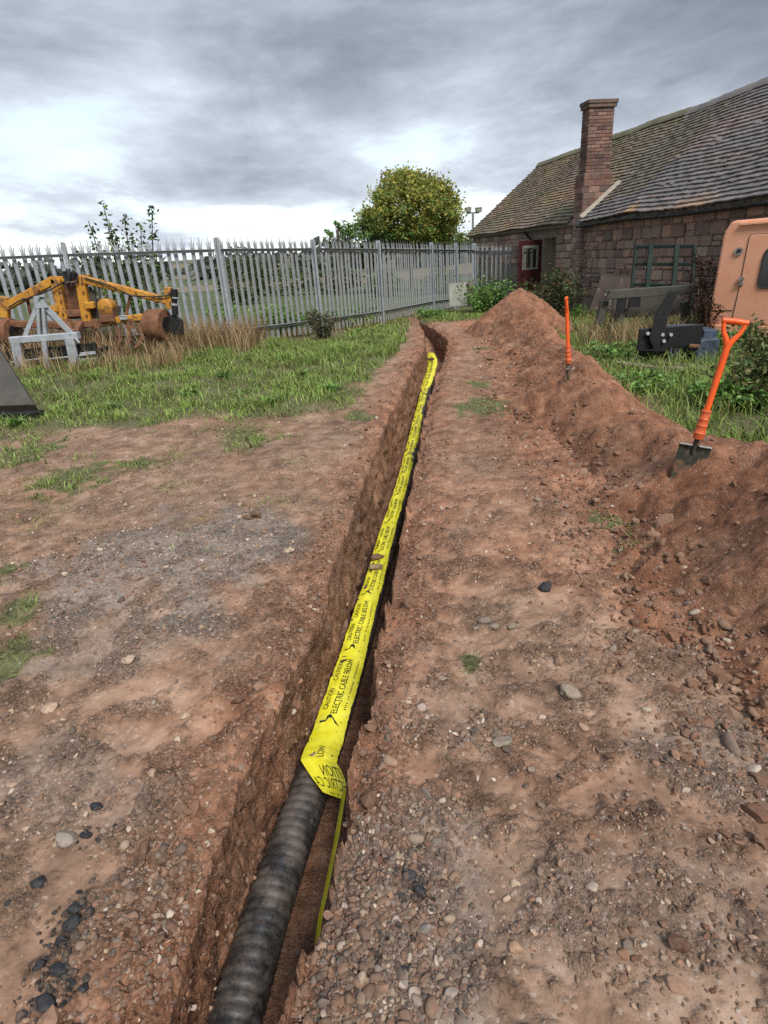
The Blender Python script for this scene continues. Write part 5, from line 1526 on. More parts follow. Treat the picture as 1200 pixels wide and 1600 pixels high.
part('spring', M['darksteel'], lambda m_: (m_.tube([q(186 + 3 * math.cos(t_ * 1.6), 478 + t_ * 0.55, -0.03 + 0.03 * math.sin(t_ * 1.6)) for t_ in range(0, 36)], 0.010, 5),), smooth=True)
part('draw_bar', M['rust'], lambda m_: (m_.bar(q(104, 505, -0.1), q(112, 520, -0.5), 0.10, 0.09), m_.bar(q(126, 505, -0.1), q(118, 520, -0.5), 0.10, 0.09)), bevel=0.005)
part('stay', M['rust'], lambda m_: (m_.bar(q(205, 457, 0.05), q(196, 496, 0.05), 0.05, 0.03, up=(0, 1, 0)),))
part('stay', M['rust'], lambda m_: (m_.bar(q(42, 463, 0.05), q(50, 505, 0.05), 0.05, 0.03, up=(0, 1, 0)),))

# ================================================================== galvanised linkage frame with scraper blade
YG = 10.55
gf = thing('scraper_frame', (*at(75, 582, YG)[:2], 0.12), 'grey galvanised three point linkage frame with a dark scraper blade', 'farm implement')
CO = np.array(gf.location); YC = YG
part('mast', M['galv'], lambda m_: (m_.bar(q(60, 472), q(63, 530), 0.055, 0.09, up=(0, 1, 0)), m_.bar(q(68, 472), q(72, 528), 0.055, 0.09, up=(0, 1, 0))), gf, 0.004)
part('mast_plate', M['galv'], lambda m_: (m_.prism([(-0.12, -0.09), (0.10, -0.09), (0.08, 0.10), (-0.08, 0.10)], 0.03, q(64, 472, -0.02), (1, 0, 0), (0, 0, 1)),), gf)
part('brace', M['galv'], lambda m_: (m_.bar(q(58, 478), q(38, 528), 0.07, 0.02, up=(0, 1, 0)),), gf)
part('brace', M['galv'], lambda m_: (m_.bar(q(70, 478), q(112, 522), 0.09, 0.03, up=(0, 1, 0)),), gf)
part('gusset', M['galv'], lambda m_: (m_.add([q(70, 478, 0.03), q(98, 501, 0.03), q(72, 501, 0.03)], [(0, 1, 2)]),), gf)
part('crossbar', M['galv'], lambda m_: (m_.bar(q(17, 532), q(124, 524), 0.12, 0.12),), gf, 0.006)
for x0_, y0_, x1_, y1_, w_ in ((24, 534, 33, 578, 0.16), (108, 527, 118, 572, 0.16), (69, 530, 72, 557, 0.085), (72, 557, 77, 580, 0.09)):
    part('leg', M['galv'], lambda m_: (m_.bar(q(x0_, y0_, -0.04), q(x1_, y1_, -0.04), w_, 0.06, up=(0, 1, 0)),), gf, 0.005)
part('lower_rod', M['galv'], lambda m_: (m_.tube([q(18, 566, -0.02), q(68, 560, -0.02), q(76, 561, -0.02), q(122, 556, -0.02), q(160, 551, -0.02)], 0.016, 6),), gf)
bl = part('blade', M['black'], lambda m_: (m_.prism([(0, 0), (1.55, 0.03), (1.55, 0.24), (0, 0.20)], 0.10, q(18, 566, 0.16), (1, 0, 0), (0, 0, 1)), m_.box(q(166, 562, 0.05), (0.10, 0.45, 0.42))), gf, 0.008)
part('side_arm', M['galv'], lambda m_: (m_.bar(q(126, 553), q(160, 550), 0.05, 0.05), m_.bar(q(128, 565, -0.04), q(158, 563, -0.04), 0.10, 0.03, up=(0, 1, 0)), m_.bar(q(122, 556), q(126, 572), 0.06, 0.04, up=(0, 1, 0))), gf, 0.004)
part('reflector', M['white'], lambda m_: (m_.tube([q(172, 572, -0.2), q(172, 572, -0.22)], 0.04, 12),), gf)
part('label_plate', M['white'], lambda m_: (m_.box(q(160, 557, -0.05), (0.09, 0.01, 0.06)),), gf)
part('shackle', M['galv'], lambda m_: (m_.tube([q(60, 470, -0.05), q(62, 463, -0.07), q(69, 463, -0.07), q(71, 470, -0.05)], 0.016, 6),), gf, smooth=True)
part('hitch_pin', M['galv'], lambda m_: (m_.tube([q(118, 528, -0.1), q(124, 536, -0.12)], 0.022, 6),), gf)

# dark steel tray standing at the left edge
tr = thing('steel_tray', (*atz(20, 650)[:2], 0.0), 'dark grey steel tray tipped on its edge at the left picture border', 'steel tray')
CO = np.array(tr.location)
e_tr = at(-8, 535, 8.4) - CO; e_br = at(53, 632, 7.25) - CO; inw = np.array([-1.6, 0.25, 0.0])
n_ = np.cross(e_tr - e_br, inw); n_ /= np.linalg.norm(n_)
if n_ @ (CAM - CO - e_br) < 0:
    n_ = -n_
mb = MB(); mid_ = e_br + (e_tr - e_br) * 0.42
th_ = 0.10
for a_, b_ in ((e_br, mid_), (mid_, e_tr)):
    V = [a_, b_, b_ + inw, a_ + inw]; V += [p_ - n_ * th_ for p_ in V]
    pm = MB(); pm.add(V, [(0, 1, 2, 3), (7, 6, 5, 4), (0, 4, 5, 1), (1, 5, 6, 2), (2, 6, 7, 3), (3, 7, 4, 0)])
    o = pm.build('plate', M['darksteel'], tr, bevel=0.004)
pm = MB(); pm.bar(e_br - n_ * 0.14 + np.array([0, 0, -0.03]), e_br + inw - n_ * 0.14 + np.array([0, 0, -0.03]), 0.16, 0.10); pm.build('edge_bar', M['black'], tr)

# ================================================================== spades in the heap
def spade(base, top, face, label):
    """D-handled digging spade from the point where the blade enters the soil to the grip"""
    base = np.array(base, float); top = np.array(top, float); ax = top - base; ln = np.linalg.norm(ax); ax /= ln
    face = np.array(face, float); face -= ax * (face @ ax); face /= np.linalg.norm(face); wd = np.cross(ax, face)
    r = thing('spade', base, label, 'spade', group='orange handled spades stuck in the spoil')
    P_ = lambda a, w, f: ax * a + wd * w + face * f
    # blade: slightly dished plate with treads
    V = []; F = []; nx, nz = 9, 7; B0, B1 = -0.19, 0.115
    for side in (0, -0.004):
        for i in range(nz):
            a = B0 + (B1 - B0) * i / (nz - 1)
            hw = 0.083 + 0.012 * i / (nz - 1)
            for k in range(nx):
                w = (2 * k / (nx - 1) - 1) * hw
                V.append(P_(a, w, -0.022 * (1 - (w / hw) ** 2) * (0.5 + 0.5 * i / nz) + side))
    n = nx * nz
    for i in range(nz - 1):
        for k in range(nx - 1):
            a = i * nx + k; F += [(a, a + 1, a + 1 + nx, a + nx), (n + a + nx, n + a + nx + 1, n + a + 1, n + a)]
    for k in range(nx - 1):
        F.append(((nz - 1) * nx + k, (nz - 1) * nx + k + 1, n + (nz - 1) * nx + k + 1, n + (nz - 1) * nx + k))
    for i in range(nz - 1):
        F += [(i * nx, (i + 1) * nx, n + (i + 1) * nx, n + i * nx), (i * nx + nx - 1, n + i * nx + nx - 1, n + (i + 1) * nx + nx - 1, (i + 1) * nx + nx - 1)]
    mb = MB(); mb.add(V, F); bl_ = mb.build('blade', M['spade_steel'], r, smooth=True)
    for sgn in (-1, 1):
        mb = MB(); mb.bar(P_(B1 + 0.003, sgn * 0.020, -0.004), P_(B1 + 0.003, sgn * 0.095, -0.002), 0.028, 0.007, up=ax); mb.build('tread', M['steel_edge'], bl_)
    mb = MB(); mb.tube([P_(B1 - 0.05, 0, -0.018), P_(B1 + 0.02, 0, -0.012), P_(B1 + 0.08, 0, 0)], [0.014, 0.017, 0.017], 10); mb.build('neck', M['spade_steel'], r, smooth=True)
    S0 = B1 + 0.045
    prof = [(0, .018), (.004, .030), (.035, .034), (.04, .036), (.046, .031), (.085, .030), (.088, .032), (.092, .029), (.125, .028), (.128, .030), (.132, .027), (.168, .026), (.17, .029), (.18, .029), (.184, .022)]
    mb = MB(); mb.tube([P_(S0 + a, 0, 0) for a, _ in prof], [c for _, c in prof], 18); mb.build('collar', M['spade_collar'], r, smooth=True)
    G = ln - 0.125
    mb = MB(); mb.tube([P_(S0 + 0.18, 0, 0), P_(S0 + 0.3, 0, 0), P_(G - 0.05, 0, 0), P_(G, 0, 0)], [.0185, .0185, .0195, .021], 16); mb.build('shaft', M['spade_orange'], r, smooth=True)
    # the D: two arms out to a cross grip
    mb = MB()
    for sgn in (-1, 1):
        mb.tube([P_(G - 0.025, sgn * 0.004, 0), P_(G + 0.012, sgn * 0.020, 0), P_(G + 0.045, sgn * 0.042, 0), P_(G + 0.08, sgn * 0.054, 0), P_(G + 0.115, sgn * 0.057, 0)], [.018, .0165, .0135, .012, .013], 12)
    mb.build('yoke', M['spade_orange'], r, smooth=True)
    mb = MB(); mb.tube([P_(G + 0.112, -0.072, 0), P_(G + 0.112, -0.070, 0), P_(G + 0.112, -0.05, 0), P_(G + 0.114, 0, 0), P_(G + 0.112, 0.05, 0), P_(G + 0.112, 0.070, 0), P_(G + 0.112, 0.072, 0)], [.012, .0155, .0165, .017, .0165, .0155, .012], 14); mb.build('grip', M['spade_orange'], r, smooth=True)
    return r


b1 = atz(1078, 724, 0.36); t1 = at(1150, 499, b1[1] + 0.02)
spade(b1, t1, (-0.30, -0.95, 0.1), 'nearer orange spade leaning right with its dark blade face showing')
b2 = atz(889, 592, 0.36); t2 = at(885, 464, b2[1] + 0.05)
spade(b2, t2, (0.93, -0.36, 0.0), 'farther orange spade standing upright and edge on in the heap')

# ================================================================== scrap implements by the barn wall
# black bracketed implement with a bent arm
YB = 8.5
bi = thing('black_implement', (*at(1050, 572, YB)[:2], -0.02), 'black steel implement with a bent upright arm lying on timbers in the weeds', 'farm implement')
CO = np.array(bi.location); YC = YB
part('front_plate', M['black'], lambda m_: (m_.prism([(0, 0), (0.88, 0.02), (0.88, 0.30), (0, 0.29)], 0.06, q(994, 547, -0.05), (1, 0, 0), (0, 0, 1)),), bi, 0.006)
part('body', M['black'], lambda m_: (m_.add([q(1000, 567), q(1086, 570), q(1088, 548), q(998, 548), q(1010, 560, 0.6), q(1100, 560, 0.6), q(1100, 540, 0.6), q(1008, 540, 0.6)], [(0, 1, 2, 3), (7, 6, 5, 4), (0, 4, 5, 1), (1, 5, 6, 2), (3, 2, 6, 7), (0, 3, 7, 4)]),), bi)
part('side_box', M['bluegrey'], lambda m_: (m_.box(q(1091, 550, 0.15), (0.30, 0.5, 0.42)),), bi, 0.015)
part('top_tray', M['bluegrey'], lambda m_: (m_.add([q(1036, 520, 0.1), q(1092, 520, 0.1), q(1092, 521, 0.55), q(1038, 519, 0.55), q(1036, 508, 0.1), q(1090, 506, 0.12), q(1094, 509, 0.55), q(1040, 508, 0.55)], [(0, 1, 5, 4), (1, 2, 6, 5), (2, 3, 7, 6), (3, 0, 4, 7), (0, 3, 2, 1), (4, 5, 6, 7)]),), bi, 0.008)
part('end_box', M['bluegrey'], lambda m_: (m_.box(q(1100, 522, 0.3), (0.20, 0.35, 0.16)),), bi, 0.01)
part('tine_block', M['bluegrey'], lambda m_: [m_.bar(q(x_, 545, -0.08), q(x_ - 4, 565, -0.10), 0.03, 0.05, up=(0, 1, 0)) for x_ in (1048, 1054, 1060)], bi)
ARM = [(1050, 455), (1030, 490), (1022, 528), (1026, 552)]
for k, dx in enumerate((0, 9)):
    poly = [q(x_ + dx, y_, -0.18 + 0.05 * k) for x_, y_ in ((1046, 454), (1052, 455), (1035, 491), (1031, 520), (1032, 548), (1024, 550), (1015, 530), (1024, 489))]
    poly = [p_ for p_ in poly]; back = [p_ + np.array([0.02, 0.05, 0]) for p_ in poly]; n8 = len(poly)
    mb = MB(); mb.add(poly + back, [tuple(range(n8 - 1, -1, -1)), tuple(range(n8, 2 * n8))] + [(i, (i + 1) % n8, n8 + (i + 1) % n8, n8 + i) for i in range(n8)])
    mb.build('arm_plate', M['black'], bi)
part('arm_web', M['black'], lambda m_: [m_.bar(q(1052, 457, -0.14), q(1032, 490, -0.14), 0.08, 0.05, up=(0, 1, 0)), m_.bar(q(1032, 490, -0.14), q(1027, 530, -0.14), 0.09, 0.05, up=(0, 1, 0))], bi)
for x_, y_ in ((1011, 521), (1034, 523), (1047, 523), (1036, 533)):
    part('bolt', M['galv'], lambda m_: (m_.tube([q(x_, y_, -0.12), q(x_ + 2, y_, -0.17)], 0.024, 8),), bi, smooth=True)
part('pin', M['rust'], lambda m_: (m_.tube([q(1076, 540, -0.1), q(1092, 541, -0.1)], 0.03, 8),), bi, smooth=True)

for i, (x0_, y0_, x1_, y1_) in enumerate(((962, 570, 1050, 578), (985, 562, 1100, 574), (1040, 580, 1112, 572))):
    a_ = atz(x0_, y0_ + 6, 0.0); b_ = atz(x1_, y1_ + 6, 0.0); a_[2] = base_z(a_[0], a_[1]) + 0.10; b_[2] = base_z(b_[0], b_[1]) + 0.07
    mb = MB(a_); mb.bar(a_, b_, 0.14, 0.05); o = mb.build('timber', M['wood'], None, bevel=0.005); o.location = a_
    tag(o, ('grey timber lying in the weeds, its end sticking out left of the black implement', 'grey timber directly beneath the black implement', 'grey timber in the weeds right under the black implement corner')[i], 'timber', 'timbers under the black implement')

# grey green bucket frame with a white sticker
YF = 10.4
bf = thing('loader_frame', (*at(1000, 500, YF)[:2], -0.08), 'grey green steel loader frame with a white sticker among dry grass', 'farm implement')
CO = np.array(bf.location); YC = YF
part('top_beam', M['olive'], lambda m_: (m_.prism([(0, 0.09), (1.52, 0.09), (1.50, 0.23), (0.06, 0.23)], 0.12, q(943, 476), (1, 0, 0), (0, 0, 1)),), bf, 0.01)
part('top_rim', M['olive'], lambda m_: (m_.bar(q(945, 455, -0.02), q(1087, 453, -0.02), 0.06, 0.03),), bf)
for xs_, ys_ in (((944, 470), (936, 506)), ((972, 470), (962, 520)), ((1070, 472), (1074, 525))):
    part('leg', M['olive'], lambda m_: (m_.bar(q(xs_[0], xs_[1], 0.05), q(ys_[0], ys_[1], 0.05), 0.13, 0.10, up=(0, 1, 0)),), bf, 0.008)
part('hook_plate', M['black'], lambda m_: (m_.prism([(-0.07, -0.30), (0.05, -0.30), (0.10, 0.02), (0.04, 0.10), (-0.05, 0.08)], 0.05, q(970, 462, -0.06), (1, 0, 0), (0, 0, 1)),), bf)
part('hook_plate', M['black'], lambda m_: (m_.prism([(-0.10, -0.16), (0.08, -0.16), (0.08, 0.06), (-0.10, 0.08)], 0.05, q(992, 464, -0.06), (1, 0, 0), (0, 0, 1)),), bf)
part('sticker', M['white'], lambda m_: (m_.box(q(952, 458.5, -0.012), (0.13, 0.008, 0.055)),), bf)
part('back_plate', M['darksteel'], lambda m_: (m_.box(q(1010, 478, 0.35), (1.2, 0.05, 0.35)),), bf)

# brown board leaning on the wall
a_ = at(928, 482, 12.2); p_ = [at(921, 484, 12.1), at(941, 429, 12.7), at(989, 433, 12.7), at(996, 486, 12.1)]
mb = MB(a_); dv = np.array([0.01, 0.04, 0.0]); mb.add(p_ + [x + dv for x in p_], [(0, 1, 2, 3), (7, 6, 5, 4), (0, 4, 5, 1), (1, 5, 6, 2), (2, 6, 7, 3), (3, 7, 4, 0)])
o = mb.build('board', M['brownwood'], None, bevel=0.004); o.location = a_; tag(o, 'dark brown board leaning on the barn wall behind the loader frame', 'board')

# green barred gate leaning on the wall
gp = {'tl': at(994, 384, 11.65), 'tr': at(1086, 383, 10.9), 'bl': at(985, 478, 11.45), 'br': at(1079, 482, 10.7)}
gt_ = thing('green_gate', (gp['bl'] + gp['br']) / 2, 'dark green welded gate panel leaning against the stone wall', 'gate')
CO = np.array(gt_.location)
gq = lambda u, v: (gp['bl'] * (1 - u) + gp['br'] * u) * (1 - v) + (gp['tl'] * (1 - u) + gp['tr'] * u) * v - CO
for u in (0.0, 1.0):
    part('side_bar', M['green'], lambda m_: (m_.bar(gq(u, 0.0), gq(u, 1.0), 0.06, 0.05, up=(0, 1, 0)),), gt_, 0.004)
for u in (0.24, 0.68):
    part('upright_bar', M['green'], lambda m_: (m_.bar(gq(u, -0.02) + np.array([0, -0.055, 0]), gq(u, 1.02) + np.array([0, -0.055, 0]), 0.085, 0.05, up=(0, 1, 0)),), gt_, 0.004)
for v in (0.0, 0.36, 0.70, 0.985):
    part('cross_bar', M['green'], lambda m_: (m_.bar(gq(0.0, v) + np.array([0, -0.002, 0]), gq(1.0, v) + np.array([0, -0.002, 0]), 0.045, 0.055),), gt_, 0.004)

# ================================================================== orange vehicle at the right edge
vd = np.array([0.75, -0.6614, 0.0]); vn = np.array([0.6614, 0.75, 0.0])       # along its side; into its body
vo = at(1131, 345, 9.3); vo[2] = 0.0
vh = thing('orange_vehicle', vo, 'sun faded orange vehicle cab with rounded corner parked beside the barn', 'vehicle')
VL, VW, VZ0, VZ1 = 1.8, 0.90, 0.30, 1.83


def vp(a, n, z):
    return vd * a + vn * n + np.array([0, 0, z])


prof = [(0.0, VZ0), (-0.10, 0.45)] if False else [(-0.02, VZ0), (0.0, 0.9), (0.02, 1.62), (0.035, 1.70), (0.10, VZ1 - 0.015), (0.16, VZ1), (VL - 0.1, VZ1 + 0.02), (VL, VZ1 - 0.1), (VL, VZ0)]
n9 = len(prof)
V = [vp(a, 0.0, z) for a, z in prof] + [vp(a, VW, z) for a, z in prof]
mb = MB(); mb.add(V, [tuple(range(n9 - 1, -1, -1)), tuple(range(n9, 2 * n9))] + [(i, (i + 1) % n9, n9 + (i + 1) % n9, n9 + i) for i in range(n9)])
body = mb.build('body', M['orange_body'], vh, bevel=0.03)
part('drip_rail', M['orange_body'], lambda m_: (m_.bar(vp(0.22, -0.018, VZ1 - 0.055), vp(VL - 0.1, -0.018, VZ1 - 0.04), 0.05, 0.03),), vh, 0.008)
# door panel standing proud, its window and its fittings
D0_, D1_ = 0.36, 1.30
dpoly = [(D0_ - 0.05, 0.42), (D0_ - 0.02, 0.9), (D0_, 1.60), (D0_ + 0.02, 1.63), (D1_, 1.64), (D1_, 0.42)]
w0, w1, wz0, wz1 = 0.58, 1.20, 0.93, 1.47
wr = [(w0 + 0.08, wz1), (w0 + 0.02, wz1 - 0.06), (w0, wz1 - 0.16), (w0 - 0.01, wz0 + 0.05), (w0 + 0.02, wz0), (w1, wz0), (w1, wz1)]
mb = MB(); mb.add([vp(a, -0.014, z) for a, z in dpoly] + [vp(a, 0.004, z) for a, z in dpoly], [tuple(range(6)), tuple(range(11, 5, -1))] + [(i, 6 + i, 6 + (i + 1) % 6, (i + 1) % 6) for i in range(6)])
vdoor = mb.build('door', M['orange_body'], vh, bevel=0.008)
gpoly = [(D0_ - 0.058, 0.412), (D0_ - 0.028, 0.9), (D0_ - 0.008, 1.602), (D0_ + 0.016, 1.638), (D1_ + 0.008, 1.648), (D1_ + 0.008, 0.412)]
mb = MB(); mb.add([vp(a, -0.0035, z) for a, z in gpoly], [tuple(range(6))]); mb.build('door_gap', M['rubber'], vh)
for z_ in (0.62, 1.33):
    mb = MB(); mb.bar(vp(D1_ - 0.02, -0.022, z_), vp(D1_ + 0.10, -0.022, z_), 0.02, 0.05); mb.build('hinge', M['rust'], vdoor)
for a_, z_ in ((0.05, 1.55), (0.04, 1.15), (0.03, 0.75), (0.27, 1.70), (0.60, 1.71), (0.95, 1.71), (0.20, 0.55)):
    mb = MB(); mb.tube([vp(a_, 0.0, z_), vp(a_, -0.008, z_)], 0.011, 8); mb.build('rivet', M['orange_body'], vh, smooth=True)
mb = MB(); mb.bar(vp(0.0, -0.004, 0.62), vp(D0_ - 0.06, -0.004, 0.62), 0.008, 0.012); mb.build('panel_seam', M['rust'], vh)
nw = len(wr)
mb = MB(); mb.add([vp(a, -0.022, z) for a, z in wr] + [vp(a, -0.010, z) for a, z in wr], [tuple(range(nw)), tuple(range(2 * nw - 1, nw - 1, -1))] + [(i, nw + i, nw + (i + 1) % nw, (i + 1) % nw) for i in range(nw)])
mb.build('window', M['darkglass'], vdoor)
mb = MB(); mb.tube([vp(a, -0.024, z) for a, z in wr + wr[:1]], 0.012, 6, cap=False); mb.build('window_seal', M['rubber'], vdoor, smooth=True)
mb = MB(); mb.box(vp(0.35, -0.024, 1.02), (0.07, 0.02, 0.12), np.array([vd, vn, [0, 0, 1]]).T); mb.build('handle_recess', M['chrome'], vdoor, bevel=0.006)
mb = MB(); mb.bar(vp(0.325, -0.045, 0.99), vp(0.38, -0.045, 1.075), 0.03, 0.012); mb.build('handle', M['rust'], vdoor, bevel=0.003)
bd_ = MB(); bd_.tube([vp(0.255, -0.006, 1.425), vp(0.255, -0.020, 1.425)], 0.055, 20); bd_ = bd_.build('badge', M['chrome'], vh, smooth=True); tag(bd_, 'oval badge with a dark crest')
mb = MB()
A_, B_ = vd, np.array([0, 0, 1.0])
crest = [(-0.030, -0.025), (-0.012, -0.036), (0.000, -0.012), (0.016, -0.030), (0.030, -0.010), (0.026, 0.016), (0.006, 0.034), (-0.014, 0.030), (-0.006, 0.012), (-0.026, 0.010)]
mb.add([vp(0.255, -0.0215, 1.425) + A_ * x + B_ * y for x, y in crest], [tuple(range(10))]); mb.build('crest', M['black'], bd_)
part('sill', M['orange_body'], lambda m_: (m_.bar(vp(0.0, -0.01, 0.36), vp(VL, -0.01, 0.36), 0.06, 0.10),), vh, 0.01)
for a_ in (0.42, 1.40):
    c = vp(a_, 0.02, 0.27); mb = MB(); mb.tube([c - vn * 0.02, c, c + vn * 0.16, c + vn * 0.18], [0.26, 0.30, 0.30, 0.26], 24); wh = mb.build('wheel', M['rubber'], vh, smooth=True)
    mb = MB(); mb.tube([c - vn * 0.03, c - vn * 0.01], [0.14, 0.16], 18); mb.build('rim', M['rust'], wh, smooth=True)

# ================================================================== floodlight mast beyond the barn
fm = thing('floodlight_mast', (*at(739, 352, 46)[:2], -0.6), 'slim pole with two floodlights showing beyond the barn roof', 'floodlight')
CO = np.array(fm.location); YC = 46
part('pole', M['galv_dull'], lambda m_: (m_.tube([np.array([0, 0, 0]), q(739, 333)], 0.09, 10),), fm, smooth=True)
part('crossarm', M['galv_dull'], lambda m_: (m_.bar(q(729, 333), q(749, 332), 0.10, 0.10),), fm)
for x_ in (731, 747.5):
    o = part('lamp', M['darksteel'], lambda m_: (m_.prism([(-0.20, -0.12), (0.20, -0.12), (0.24, 0.14), (-0.24, 0.14)], 0.22, q(x_, 329), (1, 0, 0), (0, 0.3, 1)),), fm, 0.02)
    mb = MB(); c = q(x_, 329.5); mb.box(c + np.array([0, -0.25, 0.03]), (0.34, 0.02, 0.2)); mb.build('lens', M['sheet'], o)

# ================================================================== vegetation
def blades(P, H, W, lean, colr, curl=0.6):
    """grass blades: P (n,3) roots, H heights, W widths; returns verts, faces, colours"""
    n = len(P); az = rng.uniform(0, 2 * PI, n); d = np.stack([np.cos(az), np.sin(az), np.zeros(n)], -1); s = np.stack([-np.sin(az + rng.uniform(-1, 1, n)), np.cos(az), np.zeros(n)], -1)
    ln = (lean * rng.uniform(0.2, 1.3, n))[:, None] * H[:, None]
    up = np.array([0, 0, 1.0])
    m_ = P + d * ln * 0.30 + up * H[:, None] * 0.55; t = P + d * ln + up * (H * (1 - 0.35 * curl * np.minimum(lean, 1)))[:, None]
    w = W[:, None] / 2
    V = np.stack([P - s * w, P + s * w, m_ - s * w * 0.8, m_ + s * w * 0.8, t], 1).reshape(-1, 3)
    b = np.arange(n)[:, None] * 5
    Q = b + np.array([[0, 1, 3, 2]]); T = b + np.array([[2, 3, 4]])
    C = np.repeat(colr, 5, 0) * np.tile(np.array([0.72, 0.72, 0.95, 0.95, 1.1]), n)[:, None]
    return V, Q, T, C


def merge(sets):
    V = []; Q = []; T = []; C = []; o = 0
    for v, q_, t, c in sets:
        V.append(v); C.append(c); o2 = o + len(v)
        if len(q_): Q.append(q_ + o)
        if len(t): T.append(t + o)
        o = o2
    return np.concatenate(V), [x for x in ((np.concatenate(Q) if Q else []), (np.concatenate(T) if T else [])) if len(x)], np.concatenate(C)


GREEN = 1.28 * np.array([(0.165, 0.255, 0.050), (0.21, 0.295, 0.062), (0.13, 0.205, 0.042), (0.26, 0.315, 0.090)])
OLIVE = np.array([(0.18, 0.18, 0.06), (0.22, 0.20, 0.085), (0.14, 0.16, 0.05)])
STRAW = np.array([(0.42, 0.30, 0.155), (0.35, 0.235, 0.125), (0.48, 0.37, 0.20), (0.30, 0.19, 0.105)])


def pal(p, n):
    return p[rng.integers(0, len(p), n)] * rng.uniform(0.7, 1.25, (n, 1))


def sample(n, x0, x1, y0, y1, f, ground=None):
    out = []; tot = 0; it = 0
    while tot < n and it < 60:
        k = n * 2; it += 1
        Y = rng.uniform(y0, y1, k); X = rng.uniform(x0, x1, k)
        ok = rng.random(k) < f(X, Y); out.append(np.stack([X[ok], Y[ok]], 1)); tot += ok.sum()
    XY = np.concatenate(out)[:n]
    z = ground_z(XY[:, 0], XY[:, 1], False) if ground is None else ground(XY[:, 0], XY[:, 1])
    return np.column_stack([XY, z - 0.005])


def fence_dist(X, Y):
    best = np.full(np.shape(X), 99.0)
    P_ = [FL0, FA, FB, FC, FD, FF]
    for a, b in zip(P_[:-1], P_[1:]):
        a = np.array(a); d = np.array(b) - a; t = np.clip(((X - a[0]) * d[0] + (Y - a[1]) * d[1]) / (d @ d), 0, 1)
        best = np.minimum(best, np.hypot(X - a[0] - t * d[0], Y - a[1] - t * d[1]))
    return best


# short turf left of the trench
def f_left(X, Y):
    return grass_mask(X, Y) * (X < lipL(Y) - 0.1) * np.clip(0.35 + 0.65 * fbm(X * 1.6, Y * 1.6, 3, 130), 0.03, 1)


sets = []
P = sample(56000, -9, 1.3, 4.5, 13.2, f_left); fd_ = fence_dist(P[:, 0], P[:, 1])
n_ = fbm(P[:, 0] * 0.9, P[:, 1] * 0.9, 3, 140)
H = (0.045 + 0.055 * rng.random(len(P))) * (0.7 + 0.9 * np.clip(n_ + 0.3, 0, 1)) * (1 + 0.9 * sst(8.0, 11.0, P[:, 1]))
c = np.where((rng.random(len(P)) < 0.30 + 0.3 * (n_ < -0.15))[:, None], pal(OLIVE, len(P)), pal(GREEN, len(P)))
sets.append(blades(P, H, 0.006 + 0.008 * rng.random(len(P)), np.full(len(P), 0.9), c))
P = sample(9000, -0.6, 4.5, 13, 19.5, lambda X, Y: grass_mask(X, Y) * ((X < lipL(Y) - 0.1) | (X > lipR(Y) + 0.1)))
sets.append(blades(P, 0.06 + 0.10 * rng.random(len(P)), 0.012 + 0.01 * rng.random(len(P)), np.full(len(P), 0.8), np.where(rng.random((len(P), 1)) < 0.25, pal(OLIVE, len(P)), pal(GREEN, len(P)))))
# coarse tussocks standing out of the turf
for _ in range(150):
    X_ = rng.uniform(-6.5, 0.8); Y_ = rng.uniform(6.2, 12.5)
    if X_ > lipL(Y_) - 0.5 or rng.random() > grass_mask(np.array([X_]), np.array([Y_]))[0]:
        continue
    k = 45; r_ = rng.uniform(0.05, 0.16)
    XY = np.column_stack([X_ + rng.normal(0, r_, k), Y_ + rng.normal(0, r_, k)]); z = ground_z(XY[:, 0], XY[:, 1], False)
    hh = rng.uniform(0.09, 0.22)
    sets.append(blades(np.column_stack([XY, z]), hh * rng.uniform(0.5, 1.15, k), np.full(k, 0.011), np.full(k, 0.9), pal(GREEN if rng.random() < 0.75 else OLIVE, k) * 1.1))
V, F, C = merge(sets)
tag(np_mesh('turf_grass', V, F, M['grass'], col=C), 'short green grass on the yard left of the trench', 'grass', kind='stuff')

# sparse seedlings on the bare earth, grass patches on the trench's right bank
sets = []
P = sample(2600, -4.5, 2.4, 1.6, 13, lambda X, Y: ((grass_mask(X, Y) > 0.3) & (Y < 13) & ((X > lipR(Y) + 0.05) | (Y < 6.3)) & (heap_h(X, Y, 0) < 0.08)) * 1.0, heap_top)
sets.append(blades(P, 0.02 + 0.05 * rng.random(len(P)), 0.003 + 0.005 * rng.random(len(P)), np.full(len(P), 1.2), np.where(rng.random((len(P), 1)) < 0.45, pal(OLIVE, len(P)), pal(GREEN, len(P)))))
P = sample(5200, -4.8, -0.5, 2.4, 6.9, lambda X, Y: np.clip(fbm(X * 1.5, Y * 1.5, 3, 150) - 0.15, 0, 1) * sst(2.5, 5.5, Y))
sets.append(blades(P, 0.015 + 0.04 * rng.random(len(P)), 0.004 + 0.004 * rng.random(len(P)), np.full(len(P), 1.2), np.where(rng.random((len(P), 1)) < 0.6, pal(OLIVE, len(P)), pal(GREEN, len(P)))))
V, F, C = merge(sets)
tag(np_mesh('grass_tufts', V, F, M['grass'], col=C), 'thin patches of grass on the bare trampled earth', 'grass', kind='stuff')

